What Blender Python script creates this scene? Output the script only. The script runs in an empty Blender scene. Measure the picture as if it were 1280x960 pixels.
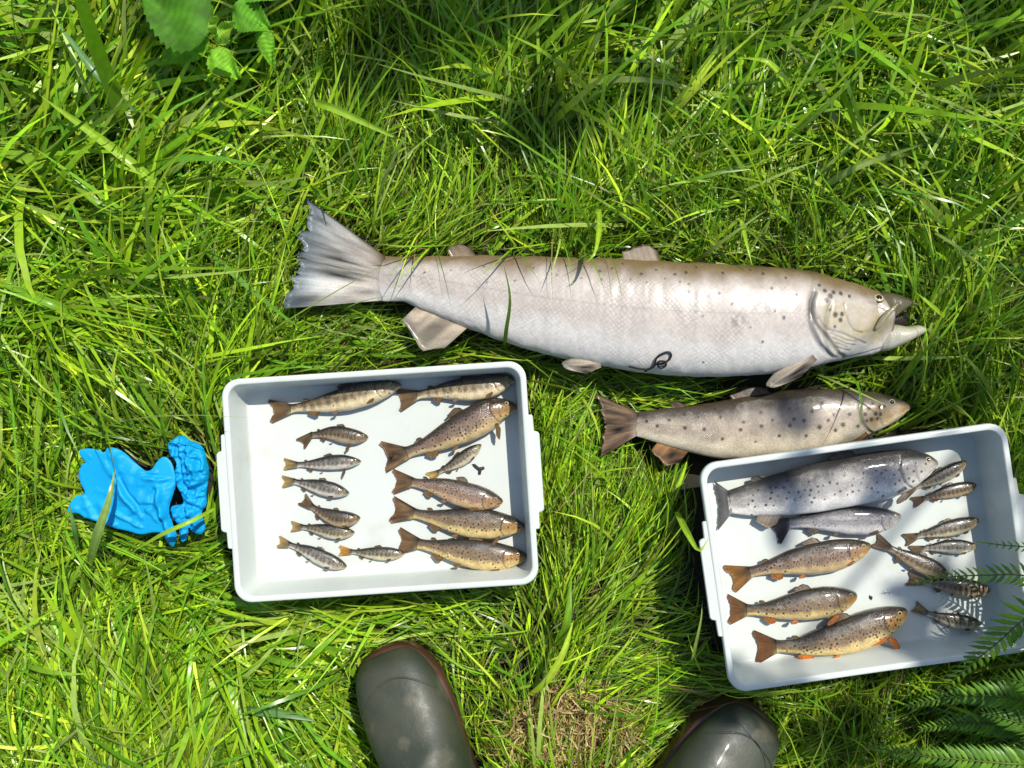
import bpy, math, random
import numpy as np
from mathutils import Matrix, Vector

random.seed(7)
rng = np.random.default_rng(7)
sc = bpy.context.scene

# ------------------------------------------------------------------ camera, sky, sun, exposure
H = 1.15            # camera height above the ground (m)
F = 1150.0          # focal length in photo pixels (1280 wide)
cam_d = bpy.data.cameras.new("camera")
cam_d.sensor_width = 36.0
cam_d.lens = 36.0 * F / 1280.0
cam_d.clip_start = 0.02
cam_d.clip_end = 400.0
cam = bpy.data.objects.new("camera", cam_d)
cam.location = (0, 0, H)
sc.collection.objects.link(cam)
sc.camera = cam

SUN = Vector((0.36, 0.48, 1.0)).normalized()      # towards the sun
world = bpy.data.worlds.new("World")
sc.world = world
world.use_nodes = True
wn = world.node_tree
bg = wn.nodes["Background"]
sky = wn.nodes.new("ShaderNodeTexSky")
sky.sky_type = 'NISHITA'
sky.sun_disc = False
sky.sun_elevation = math.asin(SUN.z)
sky.sun_rotation = math.atan2(SUN.x, SUN.y)
wn.links.new(sky.outputs[0], bg.inputs[0])
bg.inputs[1].default_value = 0.125
sun_d = bpy.data.lights.new("sun", 'SUN')
sun_d.energy = 4.8
sun_d.angle = math.radians(0.55)
sun_d.color = (1.0, 0.955, 0.87)
sun = bpy.data.objects.new("sun", sun_d)
sun.rotation_euler = (-SUN).to_track_quat('-Z', 'Y').to_euler()
sun.location = SUN * 8
sc.collection.objects.link(sun)
sc.view_settings.view_transform = 'Standard'
sc.view_settings.look = 'None'
sc.view_settings.gamma = 1.0
sc.view_settings.use_curve_mapping = False
sc.view_settings.exposure = 0.2

# ------------------------------------------------------------------ helpers
def at(px, py, z):
    k = (H - z) / F
    return np.array([(px - 640.0) * k, (480.0 - py) * k, z])

def mmpx(z):
    return (H - z) / F

def lin(c):
    c = np.asarray(c, float) / 255.0
    return np.where(c <= 0.04045, c / 12.92, ((c + 0.055) / 1.055) ** 2.4)

def empty(name, loc, label, cat, group=None):
    o = bpy.data.objects.new(name, None)
    o.empty_display_size = 0.02
    o.location = tuple(loc)
    sc.collection.objects.link(o)
    tag(o, label, cat, group)
    return o

def tag(o, label=None, cat=None, group=None, kind=None):
    if label: o["label"] = label
    if cat: o["category"] = cat
    if group: o["group"] = group
    if kind: o["kind"] = kind
    return o

def adopt(o, parent, root=None):
    o.parent = parent
    base = root if root is not None else parent
    o.matrix_parent_inverse = Matrix.Translation(-Vector(base.location))
    return o

def adopt_sub(o, part):
    # parts carry an identity basis in world space, sub-parts too
    o.parent = part
    return o

def mesh_np(name, V, Fq, mat, col=None, uv=None, smooth=True):
    """V (n,3); Fq list of arrays (k,3) / (k,4)"""
    V = np.asarray(V, np.float32)
    if not isinstance(Fq, (list, tuple)): Fq = [Fq]
    Fq = [np.asarray(f, np.int32) for f in Fq if len(f)]
    me = bpy.data.meshes.new(name)
    me.vertices.add(len(V))
    me.vertices.foreach_set("co", V.ravel())
    loops = np.concatenate([f.ravel() for f in Fq])
    tot = np.concatenate([np.full(len(f), f.shape[1], np.int32) for f in Fq])
    start = np.concatenate([[0], np.cumsum(tot)[:-1]]).astype(np.int32)
    me.loops.add(len(loops))
    me.loops.foreach_set("vertex_index", loops)
    me.polygons.add(len(tot))
    me.polygons.foreach_set("loop_start", start)
    me.polygons.foreach_set("loop_total", tot)
    me.polygons.foreach_set("use_smooth", np.full(len(tot), smooth))
    if uv is not None:
        l = me.uv_layers.new(name="UVMap")
        l.data.foreach_set("uv", np.asarray(uv, np.float32)[loops].ravel())
    if col is not None:
        a = me.color_attributes.new("Col", 'FLOAT_COLOR', 'POINT')
        c = np.ones((len(V), 4), np.float32); c[:, :3] = np.clip(col, 0, 1)
        a.data.foreach_set("color", c.ravel())
    me.update(calc_edges=True)
    me.validate()
    me.materials.append(mat)
    o = bpy.data.objects.new(name, me)
    sc.collection.objects.link(o)
    return o

def grid_faces(nu, nv, close_v=False, off=0):
    u = np.arange(nu - 1)[:, None]
    v = np.arange(nv if close_v else nv - 1)[None, :]
    v2 = (v + 1) % nv
    a = u * nv + v; b = u * nv + v2; c = (u + 1) * nv + v2; d = (u + 1) * nv + v
    return np.stack([a, b, c, d], -1).reshape(-1, 4) + off

def pchip(x, y, xi):
    x = np.asarray(x, float); y = np.asarray(y, float); xi = np.asarray(xi, float)
    h = np.diff(x); d = np.diff(y) / h
    m = np.zeros_like(y)
    for i in range(1, len(x) - 1):
        if d[i-1] * d[i] > 0:
            w1 = 2*h[i] + h[i-1]; w2 = h[i] + 2*h[i-1]
            m[i] = (w1 + w2) / (w1 / d[i-1] + w2 / d[i])
    m[0] = d[0]; m[-1] = d[-1]
    i = np.clip(np.searchsorted(x, xi) - 1, 0, len(x) - 2)
    t = (xi - x[i]) / h[i]
    return ((1+2*t)*(1-t)**2*y[i] + t*(1-t)**2*h[i]*m[i] + t*t*(3-2*t)*y[i+1] + t*t*(t-1)*h[i]*m[i+1])

def catmull(P, n):
    P = np.asarray(P, float)
    Q = np.vstack([2*P[0]-P[1], P, 2*P[-1]-P[-2]])
    out = []
    for i in range(1, len(Q) - 2):
        t = np.linspace(0, 1, 24, endpoint=False)[:, None]
        p0, p1, p2, p3 = Q[i-1], Q[i], Q[i+1], Q[i+2]
        out.append(.5*((2*p1)+(-p0+p2)*t+(2*p0-5*p1+4*p2-p3)*t*t+(-p0+3*p1-3*p2+p3)*t**3))
    out.append(P[-1:])
    C = np.vstack(out)
    s = np.concatenate([[0], np.cumsum(np.linalg.norm(np.diff(C, axis=0), axis=1))])
    si = np.linspace(0, s[-1], n)
    return np.stack([np.interp(si, s, C[:, k]) for k in range(C.shape[1])], 1)

def smooth01(a, b, x):
    t = np.clip((np.asarray(x, float) - a) / (b - a), 0, 1)
    return t * t * (3 - 2 * t)

_tab = rng.random((256, 256))
def vnoise(x, y):
    x = np.asarray(x, float); y = np.asarray(y, float)
    xi = np.floor(x).astype(int); yi = np.floor(y).astype(int)
    fx = x - xi; fy = y - yi
    fx = fx*fx*(3-2*fx); fy = fy*fy*(3-2*fy)
    g = lambda i, j: _tab[(i) % 256, (j) % 256]
    return (g(xi, yi)*(1-fx)*(1-fy)+g(xi+1, yi)*fx*(1-fy)+g(xi, yi+1)*(1-fx)*fy+g(xi+1, yi+1)*fx*fy)
def fbm(x, y, o=3):
    s = 0; a = 1; t = 0
    for k in range(o):
        s = s + a*vnoise(x*2**k+17*k, y*2**k+5*k); t += a; a *= .5
    return s / t

def seg_dist(px, py, poly):
    """distance of points to a polyline"""
    d = np.full(np.shape(px), 1e9)
    for (x0, y0), (x1, y1) in zip(poly[:-1], poly[1:]):
        dx, dy = x1-x0, y1-y0
        t = np.clip(((px-x0)*dx+(py-y0)*dy)/(dx*dx+dy*dy+1e-12), 0, 1)
        d = np.minimum(d, np.hypot(px-x0-t*dx, py-y0-t*dy))
    return d

def inside(px, py, poly):
    r = np.zeros(np.shape(px), bool)
    n = len(poly)
    for i in range(n):
        x0, y0 = poly[i]; x1, y1 = poly[(i+1) % n]
        if y0 == y1: continue
        c = ((y0 > py) != (y1 > py)) & (px < (x1-x0)*(py-y0)/(y1-y0)+x0)
        r ^= c
    return r

# ------------------------------------------------------------------ materials
def new_mat(name):
    m = bpy.data.materials.new(name); m.use_nodes = True
    nt = m.node_tree
    return m, nt, nt.nodes["Principled BSDF"]

def N(nt, t, **kw):
    n = nt.nodes.new(t)
    for k, v in kw.items(): setattr(n, k, v)
    return n

def mat_solid(name, rgb, rough=.5, var=.15, scale=60, coat=0, bump=0, spec=.5, bscale=None, sss=0, rgb2=None):
    m, nt, b = new_mat(name)
    tc = N(nt, "ShaderNodeTexCoord")
    no = N(nt, "ShaderNodeTexNoise"); no.inputs["Scale"].default_value = scale; no.inputs["Detail"].default_value = 5
    nt.links.new(tc.outputs["Object"], no.inputs["Vector"])
    r = N(nt, "ShaderNodeValToRGB")
    c = lin(rgb)
    r.color_ramp.elements[0].position = .3; r.color_ramp.elements[1].position = .7
    r.color_ramp.elements[0].color = (*(c*(1-var)), 1); r.color_ramp.elements[1].color = (*(np.clip(c*(1+var), 0, 1) if rgb2 is None else lin(rgb2)), 1)
    nt.links.new(no.outputs["Fac"], r.inputs[0]); nt.links.new(r.outputs[0], b.inputs["Base Color"])
    b.inputs["Roughness"].default_value = rough
    b.inputs["Specular IOR Level"].default_value = spec
    b.inputs["Coat Weight"].default_value = coat; b.inputs["Coat Roughness"].default_value = .08
    if sss:
        b.inputs["Subsurface Weight"].default_value = sss
        b.inputs["Subsurface Radius"].default_value = (.6, .8, 1.0)
        b.inputs["Subsurface Scale"].default_value = .004
    if bump:
        n2 = N(nt, "ShaderNodeTexNoise"); n2.inputs["Scale"].default_value = bscale or scale*4; n2.inputs["Detail"].default_value = 6
        nt.links.new(tc.outputs["Object"], n2.inputs["Vector"])
        bp = N(nt, "ShaderNodeBump"); bp.inputs["Strength"].default_value = bump; bp.inputs["Distance"].default_value = .002
        nt.links.new(n2.outputs["Fac"], bp.inputs["Height"]); nt.links.new(bp.outputs[0], b.inputs["Normal"])
    return m

def mat_fish(name, scale_mm=0.0, scale_amt=.12, rough=.34, bst=.35, coat=.35, var=.16, nscale=300, metal=0.0):
    """skin: colour comes from the pigment attribute, scales and mottling are procedural"""
    m, nt, b = new_mat(name)
    at_ = N(nt, "ShaderNodeAttribute", attribute_name="Col")
    tc = N(nt, "ShaderNodeTexCoord")
    no = N(nt, "ShaderNodeTexNoise"); no.inputs["Scale"].default_value = nscale; no.inputs["Detail"].default_value = 4
    nt.links.new(tc.outputs["Object"], no.inputs["Vector"])
    mr = N(nt, "ShaderNodeMapRange"); mr.inputs[1].default_value = .3; mr.inputs[2].default_value = .7
    mr.inputs[3].default_value = 1-var; mr.inputs[4].default_value = 1+var
    nt.links.new(no.outputs["Fac"], mr.inputs[0])
    mul = N(nt, "ShaderNodeVectorMath", operation='SCALE')
    nt.links.new(at_.outputs["Color"], mul.inputs[0]); nt.links.new(mr.outputs[0], mul.inputs["Scale"])
    col_out = mul.outputs[0]
    hsrc = no.outputs["Fac"]
    b.inputs["Roughness"].default_value = rough
    if scale_mm:
        wn_ = N(nt, "ShaderNodeTexNoise"); wn_.inputs["Scale"].default_value = 40; wn_.inputs["Detail"].default_value = 2
        nt.links.new(tc.outputs["UV"], wn_.inputs["Vector"])
        ws_ = N(nt, "ShaderNodeVectorMath", operation='SCALE'); ws_.inputs["Scale"].default_value = .012
        nt.links.new(wn_.outputs["Color"], ws_.inputs[0])
        wa_ = N(nt, "ShaderNodeVectorMath", operation='ADD'); nt.links.new(tc.outputs["UV"], wa_.inputs[0]); nt.links.new(ws_.outputs[0], wa_.inputs[1])
        sx = N(nt, "ShaderNodeSeparateXYZ"); nt.links.new(wa_.outputs[0], sx.inputs[0])
        def m_(op, a, c):
            n = N(nt, "ShaderNodeMath", operation=op)
            for i, v in enumerate((a, c)):
                if v is None: continue
                if isinstance(v, (int, float)): n.inputs[i].default_value = v
                else: nt.links.new(v, n.inputs[i])
            return n.outputs[0]
        k = 2*math.pi / (scale_mm * .001)
        # uv are metres along / around the body
        s = m_('SINE', m_('MULTIPLY', m_('ADD', sx.outputs[0], sx.outputs[1]), k*.5), None)
        d = m_('SINE', m_('MULTIPLY', m_('SUBTRACT', sx.outputs[0], sx.outputs[1]), k*.5), None)
        sc_ = m_('ABSOLUTE', m_('MULTIPLY', s, d), None)
        sa = N(nt, "ShaderNodeAttribute", attribute_name="Scl")     # where the skin carries scales
        amt = m_('MULTIPLY', m_('SUBTRACT', m_('MULTIPLY', sc_, 1.0), .4), m_('MULTIPLY', sa.outputs["Fac"], scale_amt))
        f = m_('ADD', amt, 1.0)
        mu2 = N(nt, "ShaderNodeVectorMath", operation='SCALE')
        nt.links.new(mul.outputs[0], mu2.inputs[0]); nt.links.new(f, mu2.inputs["Scale"])
        col_out = mu2.outputs[0]
        pn = N(nt, "ShaderNodeTexNoise"); pn.inputs["Scale"].default_value = 28; pn.inputs["Detail"].default_value = 3
        nt.links.new(tc.outputs["Object"], pn.inputs["Vector"])
        pm = N(nt, "ShaderNodeMapRange"); pm.inputs[1].default_value = .35; pm.inputs[2].default_value = .65; pm.inputs[3].default_value = .1; pm.inputs[4].default_value = 1.0
        nt.links.new(pn.outputs["Fac"], pm.inputs[0])
        hsrc = m_('ADD', m_('MULTIPLY', m_('MULTIPLY', sc_, sa.outputs["Fac"]), m_('MULTIPLY', pm.outputs[0], .6)), m_('MULTIPLY', no.outputs["Fac"], .6))
        rr_ = N(nt, "ShaderNodeMapRange"); rr_.inputs[1].default_value = .35; rr_.inputs[2].default_value = .65; rr_.inputs[3].default_value = rough+.12; rr_.inputs[4].default_value = rough-.06
        nt.links.new(pn.outputs["Fac"], rr_.inputs[0]); nt.links.new(rr_.outputs[0], b.inputs["Roughness"])
        nt.links.new(m_('ADD', m_('MULTIPLY', amt, pm.outputs[0]), 1.0), mu2.inputs["Scale"])
    nt.links.new(col_out, b.inputs["Base Color"])
    bp = N(nt, "ShaderNodeBump"); bp.inputs["Strength"].default_value = bst; bp.inputs["Distance"].default_value = .0006
    nt.links.new(hsrc, bp.inputs["Height"]); nt.links.new(bp.outputs[0], b.inputs["Normal"])
    b.inputs["Coat Weight"].default_value = coat; b.inputs["Coat Roughness"].default_value = .12
    b.inputs["Metallic"].default_value = metal
    b.inputs["Specular IOR Level"].default_value = .5
    return m

def mat_leaf(name, trans=.35, rough=.4, var=.2, nscale=90, spec=.45, tint=(1.25, 1.15, .5)):
    m, nt, b = new_mat(name)
    at_ = N(nt, "ShaderNodeAttribute", attribute_name="Col")
    tc = N(nt, "ShaderNodeTexCoord")
    no = N(nt, "ShaderNodeTexNoise"); no.inputs["Scale"].default_value = nscale; no.inputs["Detail"].default_value = 3
    nt.links.new(tc.outputs["Object"], no.inputs["Vector"])
    mr = N(nt, "ShaderNodeMapRange"); mr.inputs[1].default_value = .3; mr.inputs[2].default_value = .7
    mr.inputs[3].default_value = 1-var; mr.inputs[4].default_value = 1+var
    nt.links.new(no.outputs["Fac"], mr.inputs[0])
    mul = N(nt, "ShaderNodeVectorMath", operation='SCALE')
    nt.links.new(at_.outputs["Color"], mul.inputs[0]); nt.links.new(mr.outputs[0], mul.inputs["Scale"])
    nt.links.new(mul.outputs[0], b.inputs["Base Color"])
    b.inputs["Roughness"].default_value = rough
    b.inputs["Specular IOR Level"].default_value = spec
    tr = N(nt, "ShaderNodeBsdfTranslucent")
    tm = N(nt, "ShaderNodeVectorMath", operation='MULTIPLY'); tm.inputs[1].default_value = tint
    nt.links.new(mul.outputs[0], tm.inputs[0]); nt.links.new(tm.outputs[0], tr.inputs["Color"])
    mx = N(nt, "ShaderNodeMixShader"); mx.inputs[0].default_value = trans
    out = nt.nodes["Material Output"]
    nt.links.new(b.outputs[0], mx.inputs[1]); nt.links.new(tr.outputs[0], mx.inputs[2]); nt.links.new(mx.outputs[0], out.inputs[0])
    return m

M = {}
M['soil'] = mat_solid('soil_and_thatch', (34, 34, 18), .9, .45, 35, bump=.8, bscale=120)
M['grass'] = mat_leaf('grass_leaf', .28, .32, .14, 120)
M['straw'] = mat_leaf('dead_grass', .2, .6, .25, 200, tint=(1.1, 1.0, .8))
M['fern'] = mat_leaf('fern_leaf', .3, .42, .2, 150)
M['leaf'] = mat_leaf('broad_leaf', .34, .62, .3, 60, spec=.2)
M['plastic'] = mat_solid('white_tray_plastic', (206, 212, 205), .38, .03, 9, spec=.4, sss=.0, bump=.03, bscale=300)
def wear(m, lo, hi, scale, stain=None):
    nt = m.node_tree; b = nt.nodes["Principled BSDF"]
    tc = N(nt, "ShaderNodeTexCoord"); no = N(nt, "ShaderNodeTexNoise"); no.inputs["Scale"].default_value = scale; no.inputs["Detail"].default_value = 8; no.inputs["Roughness"].default_value = .65
    nt.links.new(tc.outputs["Object"], no.inputs["Vector"])
    mr = N(nt, "ShaderNodeMapRange"); mr.inputs[1].default_value = .35; mr.inputs[2].default_value = .65; mr.inputs[3].default_value = lo; mr.inputs[4].default_value = hi
    nt.links.new(no.outputs["Fac"], mr.inputs[0]); nt.links.new(mr.outputs[0], b.inputs["Roughness"])
    if stain:
        l = b.inputs["Base Color"].links[0].from_socket
        n2 = N(nt, "ShaderNodeTexNoise"); n2.inputs["Scale"].default_value = scale*.8; n2.inputs["Detail"].default_value = 6
        nt.links.new(tc.outputs["Object"], n2.inputs["Vector"])
        m2 = N(nt, "ShaderNodeMapRange"); m2.inputs[1].default_value = .56; m2.inputs[2].default_value = .74; m2.inputs[3].default_value = 0; m2.inputs[4].default_value = stain[1]
        nt.links.new(n2.outputs["Fac"], m2.inputs[0])
        mx = N(nt, "ShaderNodeMix", data_type='RGBA'); mx.inputs["B"].default_value = (*lin(stain[0]), 1)
        nt.links.new(m2.outputs[0], mx.inputs["Factor"]); nt.links.new(l, mx.inputs["A"]); nt.links.new(mx.outputs["Result"], b.inputs["Base Color"])
wear(M['plastic'], .26, .5, 26, ((168, 160, 138), .30))
def glow_through(m, k):
    nt = m.node_tree; b = nt.nodes["Principled BSDF"]; out = nt.nodes["Material Output"]
    tl = N(nt, "ShaderNodeBsdfTranslucent"); nt.links.new(b.inputs["Base Color"].links[0].from_socket, tl.inputs["Color"])
    mx = N(nt, "ShaderNodeMixShader"); mx.inputs[0].default_value = k
    nt.links.new(b.outputs[0], mx.inputs[1]); nt.links.new(tl.outputs[0], mx.inputs[2]); nt.links.new(mx.outputs[0], out.inputs[0])
glow_through(M['plastic'], .16)
M['sea'] = mat_fish('silvery_scaled_skin', 5.0, .26, .38, .28, .24, .07, 300)
M['trout'] = mat_fish('trout_skin', 2.1, .14, .26, .7, .5, .22, 560)
M['fine'] = mat_fish('fine_trout_skin', 0, 0, .26, .8, .5, .16, 700)
M['fin'] = mat_fish('fin_membrane', 0, 0, .45, .35, .12, .15, 500)
def make_fin_clear(m):
    nt = m.node_tree; b = nt.nodes["Principled BSDF"]; out = nt.nodes["Material Output"]
    tr = N(nt, "ShaderNodeBsdfTransparent"); tl = N(nt, "ShaderNodeBsdfTranslucent")
    a_ = N(nt, "ShaderNodeAttribute", attribute_name="Col"); nt.links.new(a_.outputs["Color"], tl.inputs["Color"])
    m1 = N(nt, "ShaderNodeMixShader"); m1.inputs[0].default_value = .3
    nt.links.new(b.outputs[0], m1.inputs[1]); nt.links.new(tl.outputs[0], m1.inputs[2])
    m2 = N(nt, "ShaderNodeMixShader"); m2.inputs[0].default_value = .10
    nt.links.new(m1.outputs[0], m2.inputs[1]); nt.links.new(tr.outputs[0], m2.inputs[2]); nt.links.new(m2.outputs[0], out.inputs[0])
make_fin_clear(M['fin'])
M['pupil'] = mat_solid('eye_pupil', (8, 8, 10), .06, .1, 100, coat=.6)
M['iris'] = mat_fish('eye_iris', 0, 0, .15, .35, .7, .1, 900)
M['nitrile'] = mat_solid('blue_nitrile', (14, 158, 218), .5, .06, 30, spec=.25, bump=.15, bscale=400)
glow_through(M['nitrile'], .15)
M['rubber'] = mat_solid('green_rubber', (34, 46, 34), .36, .1, 14, coat=.08, bump=.12, bscale=260, rgb2=(66, 66, 50))
M['sole'] = mat_solid('brown_rubber', (66, 40, 29), .42, .3, 30, coat=.15, bump=.1, bscale=200)
wear(M['rubber'], .40, .68, 30, ((112, 104, 82), .7))
M['lining'] = mat_solid('boot_lining', (40, 38, 36), .9, .2, 60)
M['cord'] = mat_solid('dark_cord', (22, 20, 18), .5, .2, 400)
M['bark'] = mat_solid('bark', (92, 80, 66), .9, .3, 20, bump=.6)
M['flake'] = mat_solid('dark_debris', (40, 34, 26), .7, .3, 300)

# ------------------------------------------------------------------ occupancy map (where grass cannot grow through)
GX0, GX1, GY0, GY1, GS = -2.2, 2.2, -2.0, 2.0, 0.003
gnx, gny = int((GX1-GX0)/GS), int((GY1-GY0)/GS)
OCC = np.zeros((gnx, gny), np.float32)
def stamp_poly(poly, z):
    poly = [(p[0], p[1]) for p in poly]
    xs = [p[0] for p in poly]; ys = [p[1] for p in poly]
    i0, i1 = int((min(xs)-GX0)/GS)-1, int((max(xs)-GX0)/GS)+2
    j0, j1 = int((min(ys)-GY0)/GS)-1, int((max(ys)-GY0)/GS)+2
    I, J = np.meshgrid(np.arange(i0, i1), np.arange(j0, j1), indexing='ij')
    k = inside(GX0+(I+.5)*GS, GY0+(J+.5)*GS, poly)
    sub = OCC[i0:i1, j0:j1]
    sub[k] = np.maximum(sub[k], z)
def stamp_verts(V):
    V = np.asarray(V)
    i = np.clip(((V[:, 0]-GX0)/GS).astype(int), 1, gnx-2); j = np.clip(((V[:, 1]-GY0)/GS).astype(int), 1, gny-2)
    for a in (-1, 0, 1):
        for b in (-1, 0, 1):
            np.maximum.at(OCC, (i+a, j+b), V[:, 2].astype(np.float32))

def stamp_fine(P):
    A = np.vstack([(P[:-1]*(1-f)+P[1:]*f).reshape(-1, 3) for f in (0, .33, .66)]); stamp_verts(A)
    A = np.vstack([(P[:, :-1]*(1-f)+P[:, 1:]*f).reshape(-1, 3) for f in (0, .33, .66)]); stamp_verts(A)

# ------------------------------------------------------------------ ground
def build_ground():
    e = np.concatenate([np.linspace(-40, -2.4, 12)[:-1], np.linspace(-2.4, 2.4, 97), np.linspace(2.4, 40, 12)[1:]])
    X, Y = np.meshgrid(e, e, indexing='ij')
    near = np.exp(-(np.hypot(X, Y)/2.5)**4)
    Z = -.012 + near*.022*(fbm(X*5+3, Y*5+9)-.5) + (1-near)*.25*(fbm(X*.15, Y*.15)-.5)
    V = np.stack([X, Y, Z], -1).reshape(-1, 3)
    tag(mesh_np('ground', V, grid_faces(len(e), len(e)), M['soil']), 'dark soil and old thatch under the grass', kind='structure')
build_ground()

# ------------------------------------------------------------------ trays
def rrect(w, h, r, n=8):
    pts = []
    for cx, cy, a0 in ((w/2-r, h/2-r, 0), (-w/2+r, h/2-r, 90), (-w/2+r, -h/2+r, 180), (w/2-r, -h/2+r, 270)):
        for k in range(n+1):
            a = math.radians(a0+90*k/n)
            pts.append((cx+r*math.cos(a), cy+r*math.sin(a)))
    # subdivide the long sides
    out = []
    for i, p in enumerate(pts):
        q = pts[(i+1) % len(pts)]
        m = 10 if (i+1) % (n+1) == 0 else 1
        for k in range(m): out.append((p[0]+(q[0]-p[0])*k/m, p[1]+(q[1]-p[1])*k/m))
    return np.array(out)

def rings_mesh(name, rings, mat, cap_first=False, cap_last=True):
    n = len(rings[0]); V = np.vstack(rings)
    me = bpy.data.meshes.new(name)
    f = [tuple(x) for x in grid_faces(len(rings), n, True)]
    if cap_first: f.append(tuple(reversed(range(n))))
    if cap_last: f.append(tuple(range((len(rings)-1)*n, len(rings)*n)))
    me.from_pydata([tuple(v) for v in V], [], f); me.update()
    me.polygons.foreach_set("use_smooth", np.ones(len(me.polygons), bool))
    me.materials.append(mat)
    o = bpy.data.objects.new(name, me); sc.collection.objects.link(o)
    return o

def tray(cpx, cpy, wpx, hpx, ang, zf, zr, label):
    c = at(cpx, cpy, zr); k = mmpx(zr)
    W, Hh = wpx*k, hpx*k
    a = math.radians(ang); R = np.array([[math.cos(a), -math.sin(a)], [math.sin(a), math.cos(a)]])
    root = empty('plastic_tray', (c[0], c[1], zf-.004), label, 'tray', 'white plastic trays of fish')
    def ring(inset, z, r):
        p = rrect(W-2*inset, Hh-2*inset, r, 8) @ R.T
        # gentle moulding unevenness of a used tray
        wob = .0007*np.sin(p[:, 0]*23+cpx)+.0006*np.sin(p[:, 1]*19)
        return np.column_stack([p[:, 0]+c[0], p[:, 1]+c[1], np.full(len(p), z)+wob*(z > zf+.02)])
    h = zr-zf
    # basin: inner wall from under the rim, fillet, floor and outer wall
    prof = [(.0070, zr-.0015, .014), (.0078, zr-.006, .0138), (.0100, zf+h*.5, .0130), (.0122, zf+.007, .0122),
            (.0130, zf+.0035, .0118), (.0146, zf+.0012, .0112), (.0172, zf+.0002, .0100), (.030, zf, .006)]
    basin = rings_mesh('basin', [ring(i, z, r) for i, z, r in prof], M['plastic'], False, True)
    adopt(basin, root)
    prof = [(.0305, zf-.003, .006), (.016, zf-.003, .010), (.0100, zf+.003, .012), (.0070, zf+h*.5, .014), (.004, zr-.006, .016)]
    outer = rings_mesh('outer_wall', [ring(i, z, r) for i, z, r in prof], M['plastic'], True, False)
    adopt(outer, root)
    prof = [(.0005, zr-.011, .0200), (-.0004, zr-.006, .0204), (-.0002, zr-.0018, .0200), (.0003, zr-.0006, .0198), (.0012, zr, .0194), (.0020, zr+.0001, .0190),
            (.0052, zr+.0001, .0168), (.0060, zr-.0002, .0160), (.0067, zr-.0010, .0155), (.0071, zr-.0024, .0152), (.0073, zr-.0060, .0150)]
    rim = rings_mesh('rim', [ring(i, z, r) for i, z, r in prof], M['plastic'], False, False)
    adopt(rim, root)
    # stepped lugs at the two short ends
    for s in (-1, 1):
        out = [(-.002, .066), (.0035, .0655), (.0048, .064), (.0052, .047), (.0095, .0455), (.0112, .043)]
        sec = out + [(x, -y) for x, y in reversed(out)]
        rr = []
        for dz, sh in ((-.013, .0015), (-.0022, 0), (-.0010, .0008)):
            pts = []
            for x, y in sec:
                xx = s*(W/2+x-(sh if x > 0 else 0)); yy = y-np.sign(y)*sh
                q = R @ np.array([xx, yy]); pts.append((q[0]+c[0], q[1]+c[1], zr+dz))
            if s < 0: pts = pts[::-1]
            rr.append(np.array(pts))
        lug = rings_mesh('handle_lug', rr, M['plastic'], True, True)
        lug.data.polygons.foreach_set("use_smooth", np.zeros(len(lug.data.polygons), bool))
        adopt(lug, root)
    stamp_poly(rrect(W+.004, Hh+.004, .02) @ R.T + c[:2], zr+.002)
    lug_w = rrect(W+.026, .10, .004) @ R.T + c[:2]
    stamp_poly(lug_w, zr+.002)
    return root

ZL, ZR2 = .045, .062
tray(475, 602.5, 381, 280, 3.7, ZL, ZL+.054, 'white tray holding fourteen fish, beside the blue gloves')
tray(1085, 697, 387, 289, 8.0, ZR2, ZR2+.054, 'white tray under the fern tips, holding the big silvery trout')

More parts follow.
